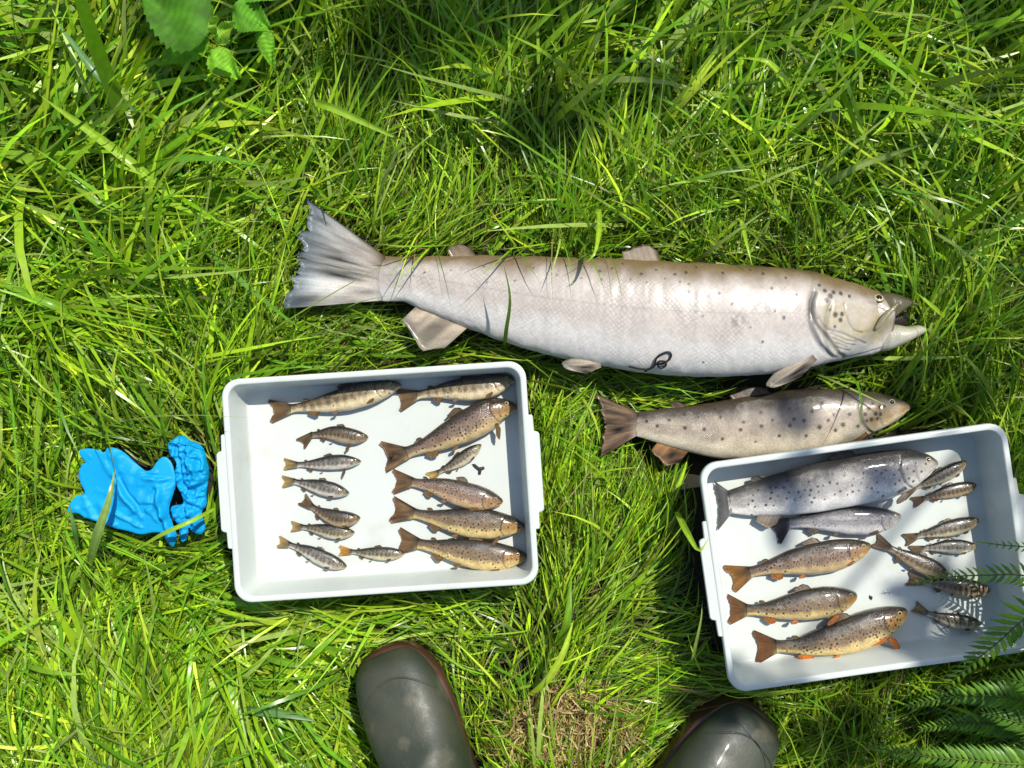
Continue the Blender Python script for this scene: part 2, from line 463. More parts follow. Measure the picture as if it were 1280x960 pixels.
# ------------------------------------------------------------------ fish
def fan_fin(name, base, tip, c0, c1, parent, root=None, M_=9, thick=.0007, curl=.0, rays=.0004, seed=0, edge=None, base_col=None):
    """membrane between a base line and a tip line; rays give it corrugation"""
    base = np.asarray(base, float); tip = np.asarray(tip, float)
    K = len(base)
    rs0 = np.random.default_rng(seed*7+K)
    tip = tip+(tip-base)*((fbm(np.arange(K)*.45+seed*3.7, np.full(K, seed*1.3), 2)-.5)*.16+(rs0.random(K)-.5)*.03)[:, None]
    r = np.linspace(0, 1, M_)
    P = base[:, None, :]*(1-r)[None, :, None]+tip[:, None, :]*r[None, :, None]
    rs = np.random.default_rng(seed+K)
    ray = np.where(np.arange(K) % 2 == 0, 1.0, -1.0)*rays
    P[:, :, 2] += ray[:, None]*np.sin(r*math.pi*.5)[None, :] + curl*(r**2)[None, :]
    P[:, :, 2] += (rs.random((K, 1))-.5)*rays*1.5*r
    c0 = lin(c0); c1 = lin(c1)
    col = c0[None, None]*(1-r)[None, :, None]+c1[None, None]*r[None, :, None]
    col = col*(1+(.05 if K > 40 else .12)*np.where(np.arange(K) % 2 == 0, 1, -1))[:, None, None]*(1+.15*(rs.random((K, M_, 1))-.5))
    big = np.linalg.norm(tip-base, axis=1).max() > .03
    streak = fbm(np.arange(K)[:, None]*(.33 if K < 40 else .17)+seed*3.1, r[None, :]*1.8+seed, 3)
    col = col*(1+(2.6 if big else 1.0)*(streak-.5))[..., None]
    if base_col is not None:
        wb = (1-smooth01(0, .30, r))[None, :, None]*.9
        col = col*(1-wb)+np.asarray(base_col)[:, None, :]*wb*(.72 if not big else 1.0)
    if edge is not None:
        e = lin(edge); wgt = smooth01(.72, 1, r)[None, :, None]*.8
        col = col*(1-wgt)+e*wgt
    tk = np.maximum(thick*(1-smooth01(0, .5, r))*.9, .0003+.0004*(1-r)) if thick > .001 else thick*(1-.7*r)
    T = P.copy(); T[:, :, 2] += tk[None, :]
    B = P.copy(); B[:, :, 2] -= tk[None, :]
    n = K*M_
    V = np.vstack([T.reshape(-1, 3), B.reshape(-1, 3)])
    f1 = grid_faces(K, M_); f2 = f1[:, ::-1]+n
    per = [i*M_ for i in range(K)] + [(K-1)*M_+j for j in range(1, M_)] + [i*M_+M_-1 for i in range(K-2, -1, -1)] + [j for j in range(M_-2, 0, -1)]
    per = np.array(per); nx = np.roll(per, -1)
    side = np.stack([per, per+n, nx+n, nx], -1)
    C = np.vstack([col.reshape(-1, 3)]*2)
    o = mesh_np(name, V, [f1, f2, side], M['fin'], col=C)
    if base[:, 2].min() < .10 and parent.name.startswith(('sea', 'brown_trout')) and parent.location.z < .03: stamp_fine(P+np.array([0, 0, .035]))
    return adopt(o, parent) if root is None else adopt_sub(o, parent)

def paddle(name, base, d, side, length, width, c0, c1, parent, z0, z1, seed=0, edge=None):
    """paired fin: rounded paddle from a base point, along d (xy unit), z from z0 to z1"""
    K = 11
    d = np.array([d[0], d[1], 0.0]); s = np.array([-d[1], d[0], 0.0])*side
    q = np.linspace(-1, 1, K)
    bp = np.array([base + s*qq*width*.22 for qq in q]); bp[:, 2] = z0
    ln = length*(1-.42*np.abs(q-.25)**1.8)
    tp = np.array([base + d*l + s*qq*width*.5 for l, qq in zip(ln, q)]); tp[:, 2] = z1
    return fan_fin(name, bp, tp, c0, c1, parent, M_=8, seed=seed, edge=edge)

PT = [0, .05, .12, .25, .4, .55, .68, .78, .86, .92, .96, .985, 1.0]
PU = [.205, .175, .19, .30, .41, .465, .46, .41, .335, .245, .165, .10, .018]
PD = [.205, .175, .20, .31, .44, .53, .535, .475, .375, .268, .175, .105, .018]
PW = [.025, .085, .125, .20, .265, .30, .31, .30, .275, .225, .17, .11, .02]

class Fish:
    def __init__(s, name, label, zf, gill=(.785, .05, .055), lines=None, tail=None, pts=None, D=None, top=None, bot=None, roll=0., nu=110, nphi=44,
                 style='brown', pal=None, mat='fine', thick=1.0, group=None, tailw=1.0, fins=None, seed=1, eye=1.0, cat='fish',
                 spots=None, nsp=90, fork=.32, gape=False, eye_at=(.915, .36), zw=None):
        s.pal = pal
        s.name, s.zf, s.seed, s.gill, s.lines = name, zf, seed, gill, lines
        rs = np.random.default_rng(seed*13+5)
        n = nu
        t = np.linspace(0, 1, n)
        t = t + .035*np.sin(2*math.pi*t)*0 if True else t
        if top is not None:
            x0, x1 = top[0][0], top[-1][0]
            Dpx = max(np.interp(xx, [p[0] for p in bot], [p[1] for p in bot])-np.interp(xx, [p[0] for p in top], [p[1] for p in top]) for xx in np.linspace(x0, x1, 60))
            zc0 = zf + .3*thick*Dpx*mmpx(zf+.03)
            X = x0+(x1-x0)*t
            yt = pchip([p[0] for p in top], [p[1] for p in top], X); yb = pchip([p[0] for p in bot], [p[1] for p in bot], X)
            ce = np.stack([X, yt*.52+yb*.48], 1)
            up = np.abs(ce[:, 1]-yt)*mmpx(zc0); dn = np.abs(yb-ce[:, 1])*mmpx(zc0)
            Dm = Dpx*mmpx(zc0)
            C = np.array([at(a, b, zc0) for a, b in ce])
        else:
            zc0 = zf + .3*thick*D*mmpx(zf+.01)
            Dm = D*mmpx(zc0)
            C = np.array([at(a, b, zc0) for a, b in catmull(pts, n)])
            fat = 1+.055*rs.normal(); up = pchip(PT, PU, t)*Dm*(1-.25*(fat-1)); dn = pchip(PT, PD, t)*Dm*(1+(fat-1)*np.sin(math.pi*np.clip(t/.85, 0, 1)))
        w = pchip(PT, PW, t)*Dm*thick
        if gape:
            w = np.maximum(w, .16*Dm*thick*smooth01(.9, .97, t)); w[-1] *= .7
        s.t, s.C, s.up, s.dn, s.w, s.D = t, C, up, dn, w, Dm
        T = np.gradient(C[:, :2], axis=0); T /= np.linalg.norm(T, axis=1)[:, None]
        s.T = T; s.Nn = np.stack([-T[:, 1], T[:, 0]], 1)
        s.roll = math.radians(roll)
        wm = w.max()
        s.zc = zf + .62*w*.92 + .38*wm*.92
        s.L = np.sum(np.linalg.norm(np.diff(C, axis=0), axis=1))
        # angular stations: most of them on the visible side
        f = np.linspace(-1, 1, nphi)
        ph = math.radians(112)*f
        under = np.radians(np.linspace(112, 248, max(6, nphi//6)+2)[1:-1])
        ph = np.concatenate([ph, under])
        s.ph = ph
        TT, PP = np.meshgrid(t, ph, indexing='ij')
        P, a_mm = s.point_grid(PP)
        sv = np.sin(PP)
        col, disp, scl = s.paint(TT, PP, sv, a_mm, style, pal, spots, nsp, rs, gape, eye_at)
        # raise / sink along the outward direction
        ctr = np.stack([C[:, 0], C[:, 1], s.zc], 1)[:, None, :]
        out = P-ctr; out /= np.linalg.norm(out, axis=2, keepdims=True)+1e-9
        lump = (fbm(TT*s.L*60+seed*7, PP*1.6+seed)-.5)*.018*Dm
        P = P+out*(disp*Dm+lump*(np.cos(PP) > -.3))[:, :, None]
        P[:, :, 2] = np.maximum(P[:, :, 2], zf+.0004)
        nph = len(ph)
        V = P.reshape(-1, 3)
        fc = [grid_faces(n, nph, True)]
        # end caps
        c0 = V[:nph].mean(0); c1 = V[-nph:].mean(0)
        V = np.vstack([V, c0, c1]); i0 = n*nph; i1 = i0+1
        k = np.arange(nph); k2 = (k+1) % nph
        fc.append(np.stack([np.full(nph, i0), k2, k], -1)); fc.append(np.stack([np.full(nph, i1), (n-1)*nph+k, (n-1)*nph+k2], -1))
        colv = np.vstack([col.reshape(-1, 3), col[0, 0], col[-1, 0]])
        arc = PP*(up+dn)[:, None]*.42
        uv = np.vstack([np.stack([np.broadcast_to((t*s.L)[:, None], PP.shape)*.8, arc], -1).reshape(-1, 2), [0, 0], [0, 0]])
        s.root = empty(name, (C[n//2, 0], C[n//2, 1], zf), label, cat, group)
        body = mesh_np('body', V, fc, M[mat], col=colv, uv=uv)
        a = body.data.attributes.new("Scl", 'FLOAT', 'POINT')
        a.data.foreach_set("value", np.concatenate([scl.reshape(-1), [0, 0]]).astype(np.float32))
        adopt(body, s.root); s.body = body; s.V = V
        s.make_eye(eye_at, eye)
        s.make_fins(tail, fins or {}, tailw, fork)

    def point_grid(s, PP):
        up, dn, w = s.up[:, None], s.dn[:, None], s.w[:, None]
        sn, cs = np.sin(PP), np.cos(PP)
        a = np.where(sn > 0, up, dn)*np.sign(sn)*np.abs(sn)**.92
        b = w*np.sign(cs)*np.abs(cs)**.85
        b = np.where(b < 0, b*.92, b)
        r = s.roll
        nn = a*math.cos(r)-b*math.sin(r); zz = a*math.sin(r)+b*math.cos(r)
        P = np.empty(PP.shape+(3,))
        P[..., 0] = s.C[:, None, 0]+nn*s.Nn[:, None, 0]
        P[..., 1] = s.C[:, None, 1]+nn*s.Nn[:, None, 1]
        P[..., 2] = s.zc[:, None]+zz
        return P, a

    def pt(s, t, phi_deg, out=0.0):
        """point on the skin at station t"""
        i = np.clip(t, 0, 1)*(len(s.t)-1); i0 = int(min(i, len(s.t)-2)); f = i-i0
        P, _ = s.point_grid(np.full((len(s.t), 1), math.radians(phi_deg)))
        p = P[i0, 0]*(1-f)+P[i0+1, 0]*f
        c = np.append(s.C[i0, :2], s.zc[i0])
        o = p-c; o /= np.linalg.norm(o)+1e-9
        return p+o*out, o, s.T[i0], s.Nn[i0]

    def paint(s, T, PP, v, a, style, pal, spots, nsp, rs, gape, eye_at):
        L, D = s.L, s.D
        X = T*L
        back, flank, belly, head, spotc = [lin(c) for c in pal]
        nz = fbm(X/D*7+s.seed*3, v*3+s.seed, 3)-.5
        vv = v+nz*.35
        k1 = (smooth01(.30, .90, vv) if gape else smooth01(.0, .72, vv))[..., None]; k2 = smooth01(-.12, -.62, vv)[..., None]
        col = flank*(1-k1)+back*k1
        col = col*(1-k2)+belly*k2
        if not gape: col = col*(1+.5*(fbm(X/D*5+s.seed*2, v*3.5+s.seed, 3)-.5))[..., None]
        # gill cover
        g0, gu, gd = s.gill
        tg = g0+np.where(v > 0, gu, gd)*v**2
        hd = smooth01(0, .006, T-tg)
        hk = (smooth01(-.004, .03, T-tg)*smooth01(-.95, -.35, v)*(1-smooth01(.0, .55, vv))*np.clip(.55+1.1*nz, .15, .9))[..., None]
        col = col*(1-hk)+head*hk
        hb = (hd*smooth01(.35, .85, v))[..., None]
        col = col*(1-.6*hb)+back*.6*hb
        sn_ = (smooth01(.93, .985, T)*smooth01(-.6, .1, v)*(.55 if not gape else .25))[..., None]
        col = col*(1-sn_)+back*.8*sn_
        vis = smooth01(-.98, -.8, v)*(1-smooth01(.15, .75, v))*(np.cos(PP) > -.2)
        disp = .012*hd*(1-smooth01(.86, .95, T))*vis
        gl = np.exp(-((T-tg+.004)/.0052)**2)*vis
        disp = disp-.016*gl
        col = col*(1-.6*gl[..., None])
        tp = .852+.05*v**2+.02*v                                       # cheek edge
        pl = np.exp(-((T-tp)/.005)**2)*smooth01(-.85, -.6, v)*(1-smooth01(.15, .4, v))
        col = col*(1-.35*pl[..., None]); disp = disp-.010*pl
        scl = (1-smooth01(-.01, .0, T-tg))*smooth01(0, .03, T)
        if not gape:                                                    # mouth slit
            jx = np.array([1.0, .965, .925])*L; ja = np.array([-.03, -.09, -.17])*D
            md = seg_dist(X, a, list(zip(jx, ja)))
            ml = np.exp(-(md/(.016*D))**2)*(np.cos(PP) > -.1)
            col = col*(1-.8*ml[..., None]); disp = disp-.02*ml
            ml2 = np.exp(-((md-.035*D)/(.018*D))**2)*(np.cos(PP) > -.1)*smooth01(.9, .94, T)
            col = col*(1+.35*ml2[..., None])
        # lateral line
        ll = np.exp(-((a-.02*D)/(.008*D))**2)*(T < .79)*(np.cos(PP) > 0)
        col = col*(1-.16*ll[..., None])
        if style == 'parr':
            sp_ = smooth01(.50, .64, fbm(X/D*16+s.seed, a/D*16, 2))*smooth01(.0, .3, v)
            col = col*(1-.5*sp_[..., None])
            nb = 9
            for i in range(nb):
                tc = .10+.66*(i+.5)/nb+rs.normal(0, .006)
                wd = .017+rs.random()*.007; hh = .13+rs.random()*.05
                e = np.exp(-(((T-tc)/wd)**2)**1.6)*np.exp(-(((a+.06*D)/(hh*D))**2)**1.5)
                e *= (np.cos(PP) > -.1)
                col = col*(1-.54*e[..., None])
        # spots
        def dot(tc, ac, r, depth, c=None, halo=0, rt=None):
            d2 = np.hypot(X-tc*L, a-ac)
            k = (1-smooth01(r*.65, r*1.25, d2))*(np.cos(PP) > -.25)
            if halo:
                hh = np.exp(-((d2-r*1.7)/(r*.6))**2)*halo*(np.cos(PP) > -.25)
                col[:] = col*(1+hh[..., None])
            cc = spotc if c is None else c
            col[:] = col*(1-depth*k[..., None])+cc*(depth*k[..., None])
        if spots is not None:
            for (tt, aa, r) in spots: dot(tt, aa*D, r, .85)
        if nsp:
            pts = []
            tries = 0
            while len(pts) < nsp and tries < nsp*30:
                tries += 1
                tt = rs.uniform(.08, .97); aa = rs.beta(2.2, 1.6)*.92-.42
                if tt > .8 and abs(tt-eye_at[0]) < .025 and aa > .05: continue
                if tt > .88 and rs.random() < .55: continue
                md = .075*D if style != 'silver' else .10*D
                if all(((tt-p[0])*L)**2+((aa-p[1])*D)**2 > md*md for p in pts): pts.append((tt, aa))
            for tt, aa in pts:
                red = style == 'brown' and aa < .12 and rs.random() < .09
                r = D*(.021+.017*rs.random())*(.8 if style == 'silver' else 1)
                dot(tt, aa*D, r, .92 if not red else .55, lin((150, 62, 34)) if red else None, .22 if style == 'brown' else .06)
        for pl_, wd, dp, dk in (s.lines or []):
            e = np.exp(-(seg_dist(X, a, [(x_*L, y_*D) for x_, y_ in pl_])/wd)**2)*(np.cos(PP) > 0)
            col = col*(1-dk*e[..., None]); disp = disp-dp/D*e
        if gape:
            sc_ = np.exp(-(((X/L-x2t(912))/.020)**2+((a/D-yD(912, 403))/.07)**2))*smooth01(.35, .7, fbm(X*260, a*260, 3))*(np.cos(PP) > 0)
            col = col*(1-.55*sc_[..., None])
            mouth = smooth01(.993, .998, T)[..., None]
            col = col*(1-mouth)+lin((70, 48, 40))*mouth
        # dark side turned to the floor is of no matter; slight pigment grain
        col = col*(1+.10*(fbm(X/D*40, a/D*40, 2)-.5)[..., None]*2)
        return col, disp, scl

    def make_eye(s, eye_at, k):
        t, v = eye_at
        p, o, T, Nn = s.pt(t, math.degrees(math.asin(v)))
        r = s.D*.072*k
        o = np.array([o[0]*.45, o[1]*.45, max(o[2], .5)]); o /= np.linalg.norm(o)
        q = Vector(o).to_track_quat('Z', 'Y').to_matrix()
        def dome(name, r, h, off, mat, colf):
            nr, na = 7, 20
            V = []; C = []
            for i in range(nr):
                f = i/(nr-1)
                for j in range(na):
                    a = 2*math.pi*j/na
                    z = h*math.sqrt(max(0, 1-f*f))
                    V.append(Vector(p)+q @ Vector((r*f*math.cos(a), r*f*math.sin(a)*.94, z+off))); C.append(colf(f))
            for j in range(na):
                a = 2*math.pi*j/na
                V.append(Vector(p)+q @ Vector((r*.8*math.cos(a), r*.8*math.sin(a), off-r*.8))); C.append(colf(1))
            return mesh_np(name, np.array([tuple(x) for x in V]), grid_faces(nr+1, na, True), M[mat], col=np.array(C))
        iris = lin((176, 164, 122)); rim = lin((36, 32, 26))
        e = dome('eye', r, r*.42, s.D*.002, 'iris', lambda f: rim if f > .88 else (iris*1.1 if f < .75 else iris*.75))
        adopt(e, s.root)
        pu = dome('pupil', r*.6, r*.22, s.D*.002+r*.29, 'pupil', lambda f: rim)
        adopt_sub(pu, e)

    def make_fins(s, tail, fins, tailw, fork):
        D, L, zf = s.D, s.L, s.zf
        g = lambda k, d: fins.get(k, d)
        fc, ft = g('col', ((120, 92, 60), (96, 70, 44)))
        tc0, tc1 = g('tailcol', (fc, ft))
        # tail fin
        i = 1
        base_c = np.append(s.C[0, :2], s.zc[0]); T = s.T[0]; Nn = s.Nn[0]
        if tail is not None and len(tail) == 3:              # explicit: upper tip, fork, lower tip (px)
            zt = [max(zf+.003, s.zc[0]-.006)]*3
            q = np.linspace(1, -1, 61 if s.D > .1 else 37)
            A, B, Cc = [at(p[0], p[1], z) for p, z in zip(tail, zt)]
            tip = []
            for qq in q:
                e = abs(qq)**1.5
                end = A if qq > 0 else Cc
                tip.append(B*(1-e)+end*e)
            tip = np.array(tip)
            K = len(q)
        else:
            tz = max(zf+.0016, s.zc[0]*.6+zf*.4-.001)
            B = at(tail[0], tail[1], tz)
            d = B[:2]-base_c[:2]; ln = np.linalg.norm(d); d /= ln
            nn = np.array([d[1], -d[0]])                          # dorsal side when heading right
            if nn @ Nn < 0: nn = -nn
            q = np.linspace(1, -1, 21); K = len(q)
            hs = D*.49*tailw
            tip = []
            for qq in q:
                l = ln*(1-fork*.5+fork*abs(qq)**1.5*1.15-.22*float(smooth01(.72, 1, abs(qq)))); hh = hs*np.sign(qq)*abs(qq)**.85
                tip.append([base_c[0]+d[0]*l+nn[0]*hh, base_c[1]+d[1]*l+nn[1]*hh, tz])
            tip = np.array(tip)
        rs = np.random.default_rng(s.seed+3)
        jit = (rs.random(K)-.5)*.02*D
        tip[:, :2] += jit[:, None]*T
        hb_u, hb_d = s.up[1], s.dn[1]
        base = np.array([[base_c[0]+T[0]*.05*D+Nn[0]*(hb_u if qq > 0 else hb_d)*qq*.97, base_c[1]+T[1]*.05*D+Nn[1]*(hb_u if qq > 0 else hb_d)*qq*.97, s.zc[0]+.001] for qq in q])
        fan_fin('tail_fin', base, tip, tc0, tc1, s.root, M_=14, thick=max(.0006, s.w[2]*.9), rays=.0005 if D < .06 else .0011, seed=s.seed, edge=g('tailedge', None), base_col=np.array([lin(s.pal[1])*(1-smooth01(0, .75, qq))+lin(s.pal[0])*smooth01(0, .75, qq) if qq > 0 else lin(s.pal[1])*(1-smooth01(.1, .9, -qq))+lin(s.pal[2])*smooth01(.1, .9, -qq) for qq in q]))
        # dorsal fin
        if 'dorsal' in fins or True:
            t0, t1, hh, lean = g('dorsal', (.47, .60, .20, .9))
            if hh:
                K = 13; ts = np.linspace(t1, t0, K)
                bp = []; tp = []
                for j, tt in enumerate(ts):
                    p, o, T, Nn = s.pt(tt, 84)
                    f = j/(K-1)
                    h = hh*D*(1-.55*f)*(.55+.45*smooth01(0, .2, f))
                    bp.append(p-np.array([*Nn, 0])*.04*D)
                    tp.append(p+np.array([*(Nn*h-T*h*lean), -h*.25]))
                tp = np.array(tp); tp[:, 2] = np.maximum(tp[:, 2], zf+.002)
                fan_fin('dorsal_fin', bp, tp, fc, ft, s.root, seed=s.seed+1, thick=.0006)
        # adipose fin
        if g('adipose', True):
            K = 7; ts = np.linspace(.185, .135, K); bp = []; tp = []
            for j, tt in enumerate(ts):
                p, o, T, Nn = s.pt(tt, 84); f = j/(K-1)
                h = .11*D*math.sin(math.pi*(.25+.6*f))
                bp.append(p-np.array([*Nn, 0])*.03*D); tp.append(p+np.array([*(Nn*h*.75-T*h*1.1), 0]))
            fan_fin('adipose_fin', bp, tp, fc, ft, s.root, seed=s.seed+2, thick=.0009)
        # anal fin
        t0, t1, hh, lean = g('anal', (.17, .27, .20, .8))
        if hh:
            K = 11; ts = np.linspace(t1, t0, K); bp = []; tp = []
            for j, tt in enumerate(ts):
                p, o, T, Nn = s.pt(tt, -84); f = j/(K-1)
                h = hh*D*(1-.6*f)*(.62+.38*smooth01(0, .22, f))
                bp.append(p+np.array([*Nn, 0])*.04*D); tp.append(p+np.array([*(-Nn*h-T*h*lean), -h*.15]))
            tp = np.array(tp); tp[:, 2] = np.maximum(tp[:, 2], zf+.002)
            fan_fin('anal_fin', bp, tp, g('lowcol', (fc, ft))[0], g('lowcol', (fc, ft))[1], s.root, seed=s.seed+4, thick=.0006)
        # pelvic and pectoral fins
        lc = g('lowcol', (fc, ft))
        for nm, key, dflt in (('pelvic_fin', 'pelvic', (.42, -72, 22, .24, .14)), ('pectoral_fin', 'pect', (.755, -48, 24, .34, .17)), ('pectoral_fin', 'pect2', None)):
            v = g(key, dflt)
            if not v: continue
            t, phi, ang, ln, wd = v
            p, o, T, Nn = s.pt(t, phi)
            a = math.radians(ang)
            d = -T*math.cos(a)-Nn*math.sin(a)
            z0 = p[2]+.0012
            # highest skin under the fin, so that it lies on the flank
            zz = z0
            tipxy = p[:2]+d*ln*D
            z1 = max(zf+.002, z0-.10*D if abs(phi) < 62 else z0-.02*D)
            if abs(phi) < 62: p = p+np.array([0, 0, .0005])
            paddle(nm, p, d, -1, ln*D, wd*D, lc[0], lc[1], s.root, z0, z1+.0015, seed=s.seed+6, edge=g('lowedge', None))

GRP_P = 'small trout parr laid out in the trays'
GRP_B = 'brown trout laid out in the trays'
def pal(b, f, be, h=None, sp=(26, 20, 16)):
    return (b, f, be, h or f, sp)

# --- the big fish on the grass
S0T = [(470, 316), (500, 318), (540, 317), (600, 317), (700, 320), (800, 325), (900, 330), (1000, 337), (1040, 346), (1085, 358), (1105, 364), (1117, 372)]
S0B = [(470, 374), (500, 375), (540, 389), (600, 413), (680, 440), (760, 458), (820, 467), (880, 471), (940, 469), (1000, 462), (1060, 449), (1095, 443), (1117, 435)]
x2t = lambda x: (x-470)/(1117-470)
yD = lambda x, y: ((np.interp(x, [p[0] for p in S0T], [p[1] for p in S0T])*.52+np.interp(x, [p[0] for p in S0B], [p[1] for p in S0B])*.48)-y)/143.0
_sp = []
for z in [(742, 341, 2), (745, 352, 1.6), (757, 338, 1.4), (793, 345, 2), (800, 356, 1.5), (812, 340, 1.6), (823, 351, 1.4), (835, 346, 2), (849, 343, 2.4), (851, 368, 2.6), (852, 358, 1.8), (872, 369, 2),
          (890, 370, 2), (896, 344, 2), (905, 383, 2.2), (925, 371, 1.8), (947, 345, 2.2), (955, 364, 2), (968, 400, 2.4), (957, 392, 1.8), (943, 429, 1.8), (875, 454, 1.5), (928, 412, 1.4), (870, 398, 1.3), (905, 375, 1.3), (640, 352, 1.2), (600, 333, 1.4),
          (660, 336, 1.2), (690, 345, 1.4), (700, 333, 1.5), (720, 350, 1.2), (560, 338, 1.2), (528, 340, 1.6), (607, 354, 1.3), (770, 331, 1.4), (975, 350, 1.8), (985, 372, 2), (932, 340, 1.5), (863, 336, 1.6), (780, 352, 1.3), (841, 356, 1.5),
          (1020, 367, 2.4), (1031, 369, 2.4), (1041, 370, 2.4), (1021, 379, 2.6), (1026, 374, 3), (1032, 396, 2.8), (1041, 395, 2.4), (1039, 402, 2.4), (1052, 373, 2), (1025, 390, 1.6), (1032, 410, 1.6), (1014, 360, 1.8)]:
    _sp.append((x2t(z[0]), yD(z[0], z[1]), z[2]*(.0009 if z[0] < 1005 else .00115)))
_z = lambda pts: [(x2t(1000+a/6), yD(1000+a/6, 320+b/6)) for a, b in pts]
_ln = [(_z(l), wd, dp, dk) for l, wd, dp, dk in [
    ([(265, 370), (275, 440), (310, 520), (360, 572), (430, 585)], .0011, .0012, .4), ([(60, 480), (130, 560), (250, 585), (400, 640), (480, 662)], .0010, .0012, .45),
    ([(160, 585), (300, 640), (400, 655)], .0009, .0012, .35), ([(180, 620), (300, 665), (390, 680)], .0009, .0012, .35), ([(210, 655), (320, 692)], .0009, .0012, .35), ([(235, 690), (345, 716)], .0009, .0012, .35),
    ([(45, 300), (20, 350), (15, 430), (50, 530), (130, 610), (200, 680), (260, 740), (330, 765)], .0024, .0022, .6), ([(330, 770), (480, 740), (620, 690)], .0012, .0012, .4), ([(400, 600), (520, 560), (580, 500)], .002, .0006, .12), ([(480, 350), (560, 360), (620, 400)], .0016, .0008, .2)]]
sea = Fish('sea_trout', 'very large pale silvery trout with open mouth lying on the grass', .022, top=S0T, bot=S0B,
           tail=((386, 250), (374, 322), (355, 386)), nu=460, nphi=150, style='plain', pal=pal((108, 90, 62), (174, 165, 156), (196, 192, 185), (170, 156, 112), (32, 27, 25)),
           mat='sea', thick=1.0, spots=_sp, nsp=0, gape=True, eye=.68, eye_at=(.968, .66), seed=3, cat='fish', gill=(.824, .03, .075), lines=_ln,
           fins={'col': ((150, 130, 104), (124, 108, 88)), 'tailcol': ((206, 194, 180), (150, 158, 160)), 'tailedge': (92, 106, 116), 'dorsal': (.47, .545, .16, .5),
                 'anal': (.09, .195, .33, .95), 'pelvic': (.445, -74, 12, .34, .15), 'pect': (.835, -50, 38, .46, .17), 'lowcol': ((176, 160, 138), (150, 142, 128))})
stamp_verts(sea.V)

def loft_jaw(name, top, bot, w, zc, cols, f, n=40):
    m = 32; xs = np.linspace(top[0][0], top[-1][0], n)
    yt = pchip([p[0] for p in top], [p[1] for p in top], xs); yb = pchip([p[0] for p in bot], [p[1] for p in bot], xs)
    ww = np.interp(np.linspace(0, 1, n), np.linspace(0, 1, len(w)), w)
    V = []; C = []
    cu, cd, ce = [lin(c) for c in cols]
    for i in range(n):
        c = at(xs[i], (yt[i]+yb[i])/2, zc); h = (yb[i]-yt[i])/2*mmpx(zc)
        for j in range(m):
            a = 2*math.pi*j/m
            V.append((c[0], c[1]+h*math.sin(a), zc+ww[i]*np.sign(math.cos(a))*abs(math.cos(a))**.8))
            k = (math.sin(a)+1)/2
            q = cu*k+cd*(1-k); e = i/(n-1)
            q = q*(1-.5*max(0, (e-.85)/.15))+ce*.5*max(0, (e-.85)/.15)
            C.append(q*(1+.1*(random.random()-.5)))
    V = np.array(V)
    fc = [grid_faces(n, m, True)]
    V = np.vstack([V, V[-m:].mean(0), V[:m].mean(0)]); C.append(C[-1]); C.append(C[0])
    k = np.arange(m); fc.append(np.stack([np.full(m, n*m), (n-1)*m+k, (n-1)*m+(k+1) % m], -1))
    fc.append(np.stack([np.full(m, n*m+1), (k+1) % m, k], -1))
    o = mesh_np(name, V, fc, M['fine'], col=np.array(C)); adopt(o, f.root); stamp_verts(V); return o
ZM = .056
loft_jaw('upper_jaw', [(1099, 364), (1108, 365), (1118, 368), (1130, 372), (1140, 377), (1147, 380)], [(1099, 398), (1106, 400), (1114, 398), (1126, 389), (1138, 383), (1147, 382)],
         [.011, .017, .0195, .016, .011, .005], ZM-.003, ((52, 42, 26), (150, 138, 104), (90, 80, 58)), sea)  # top of the jaw coloured dark to carry the shadow lying on it
loft_jaw('shaded_mouth_lining', [(1106, 398), (1118, 393), (1130, 390), (1136, 390)], [(1106, 409), (1118, 408), (1130, 408), (1136, 407)], [.014, .012, .009, .003], ZM-.016, ((30, 20, 18), (40, 26, 22), (26, 18, 16)), sea, 16)  # near-black mesh filling the gape, its colour stands for the shade inside
loft_jaw('lower_jaw', [(1094, 402), (1105, 404), (1120, 406), (1132, 408), (1146, 406.5), (1154, 409)], [(1094, 439), (1105, 439), (1120, 434), (1135, 427), (1146, 421), (1154, 417)],
         [.011, .018, .021, .020, .016, .009], ZM-.004, ((150, 148, 122), (190, 186, 170), (176, 164, 130)), sea)
mx = loft_jaw('jaw_bone', [(1094, 409), (1099, 400), (1106, 391), (1117, 382), (1123, 378)], [(1094, 412), (1099, 411), (1106, 402), (1117, 389), (1123, 381)],
         [.001, .003, .0035, .003, .001], ZM+.0205, ((150, 138, 100), (170, 158, 122), (84, 70, 48)), sea, 20)

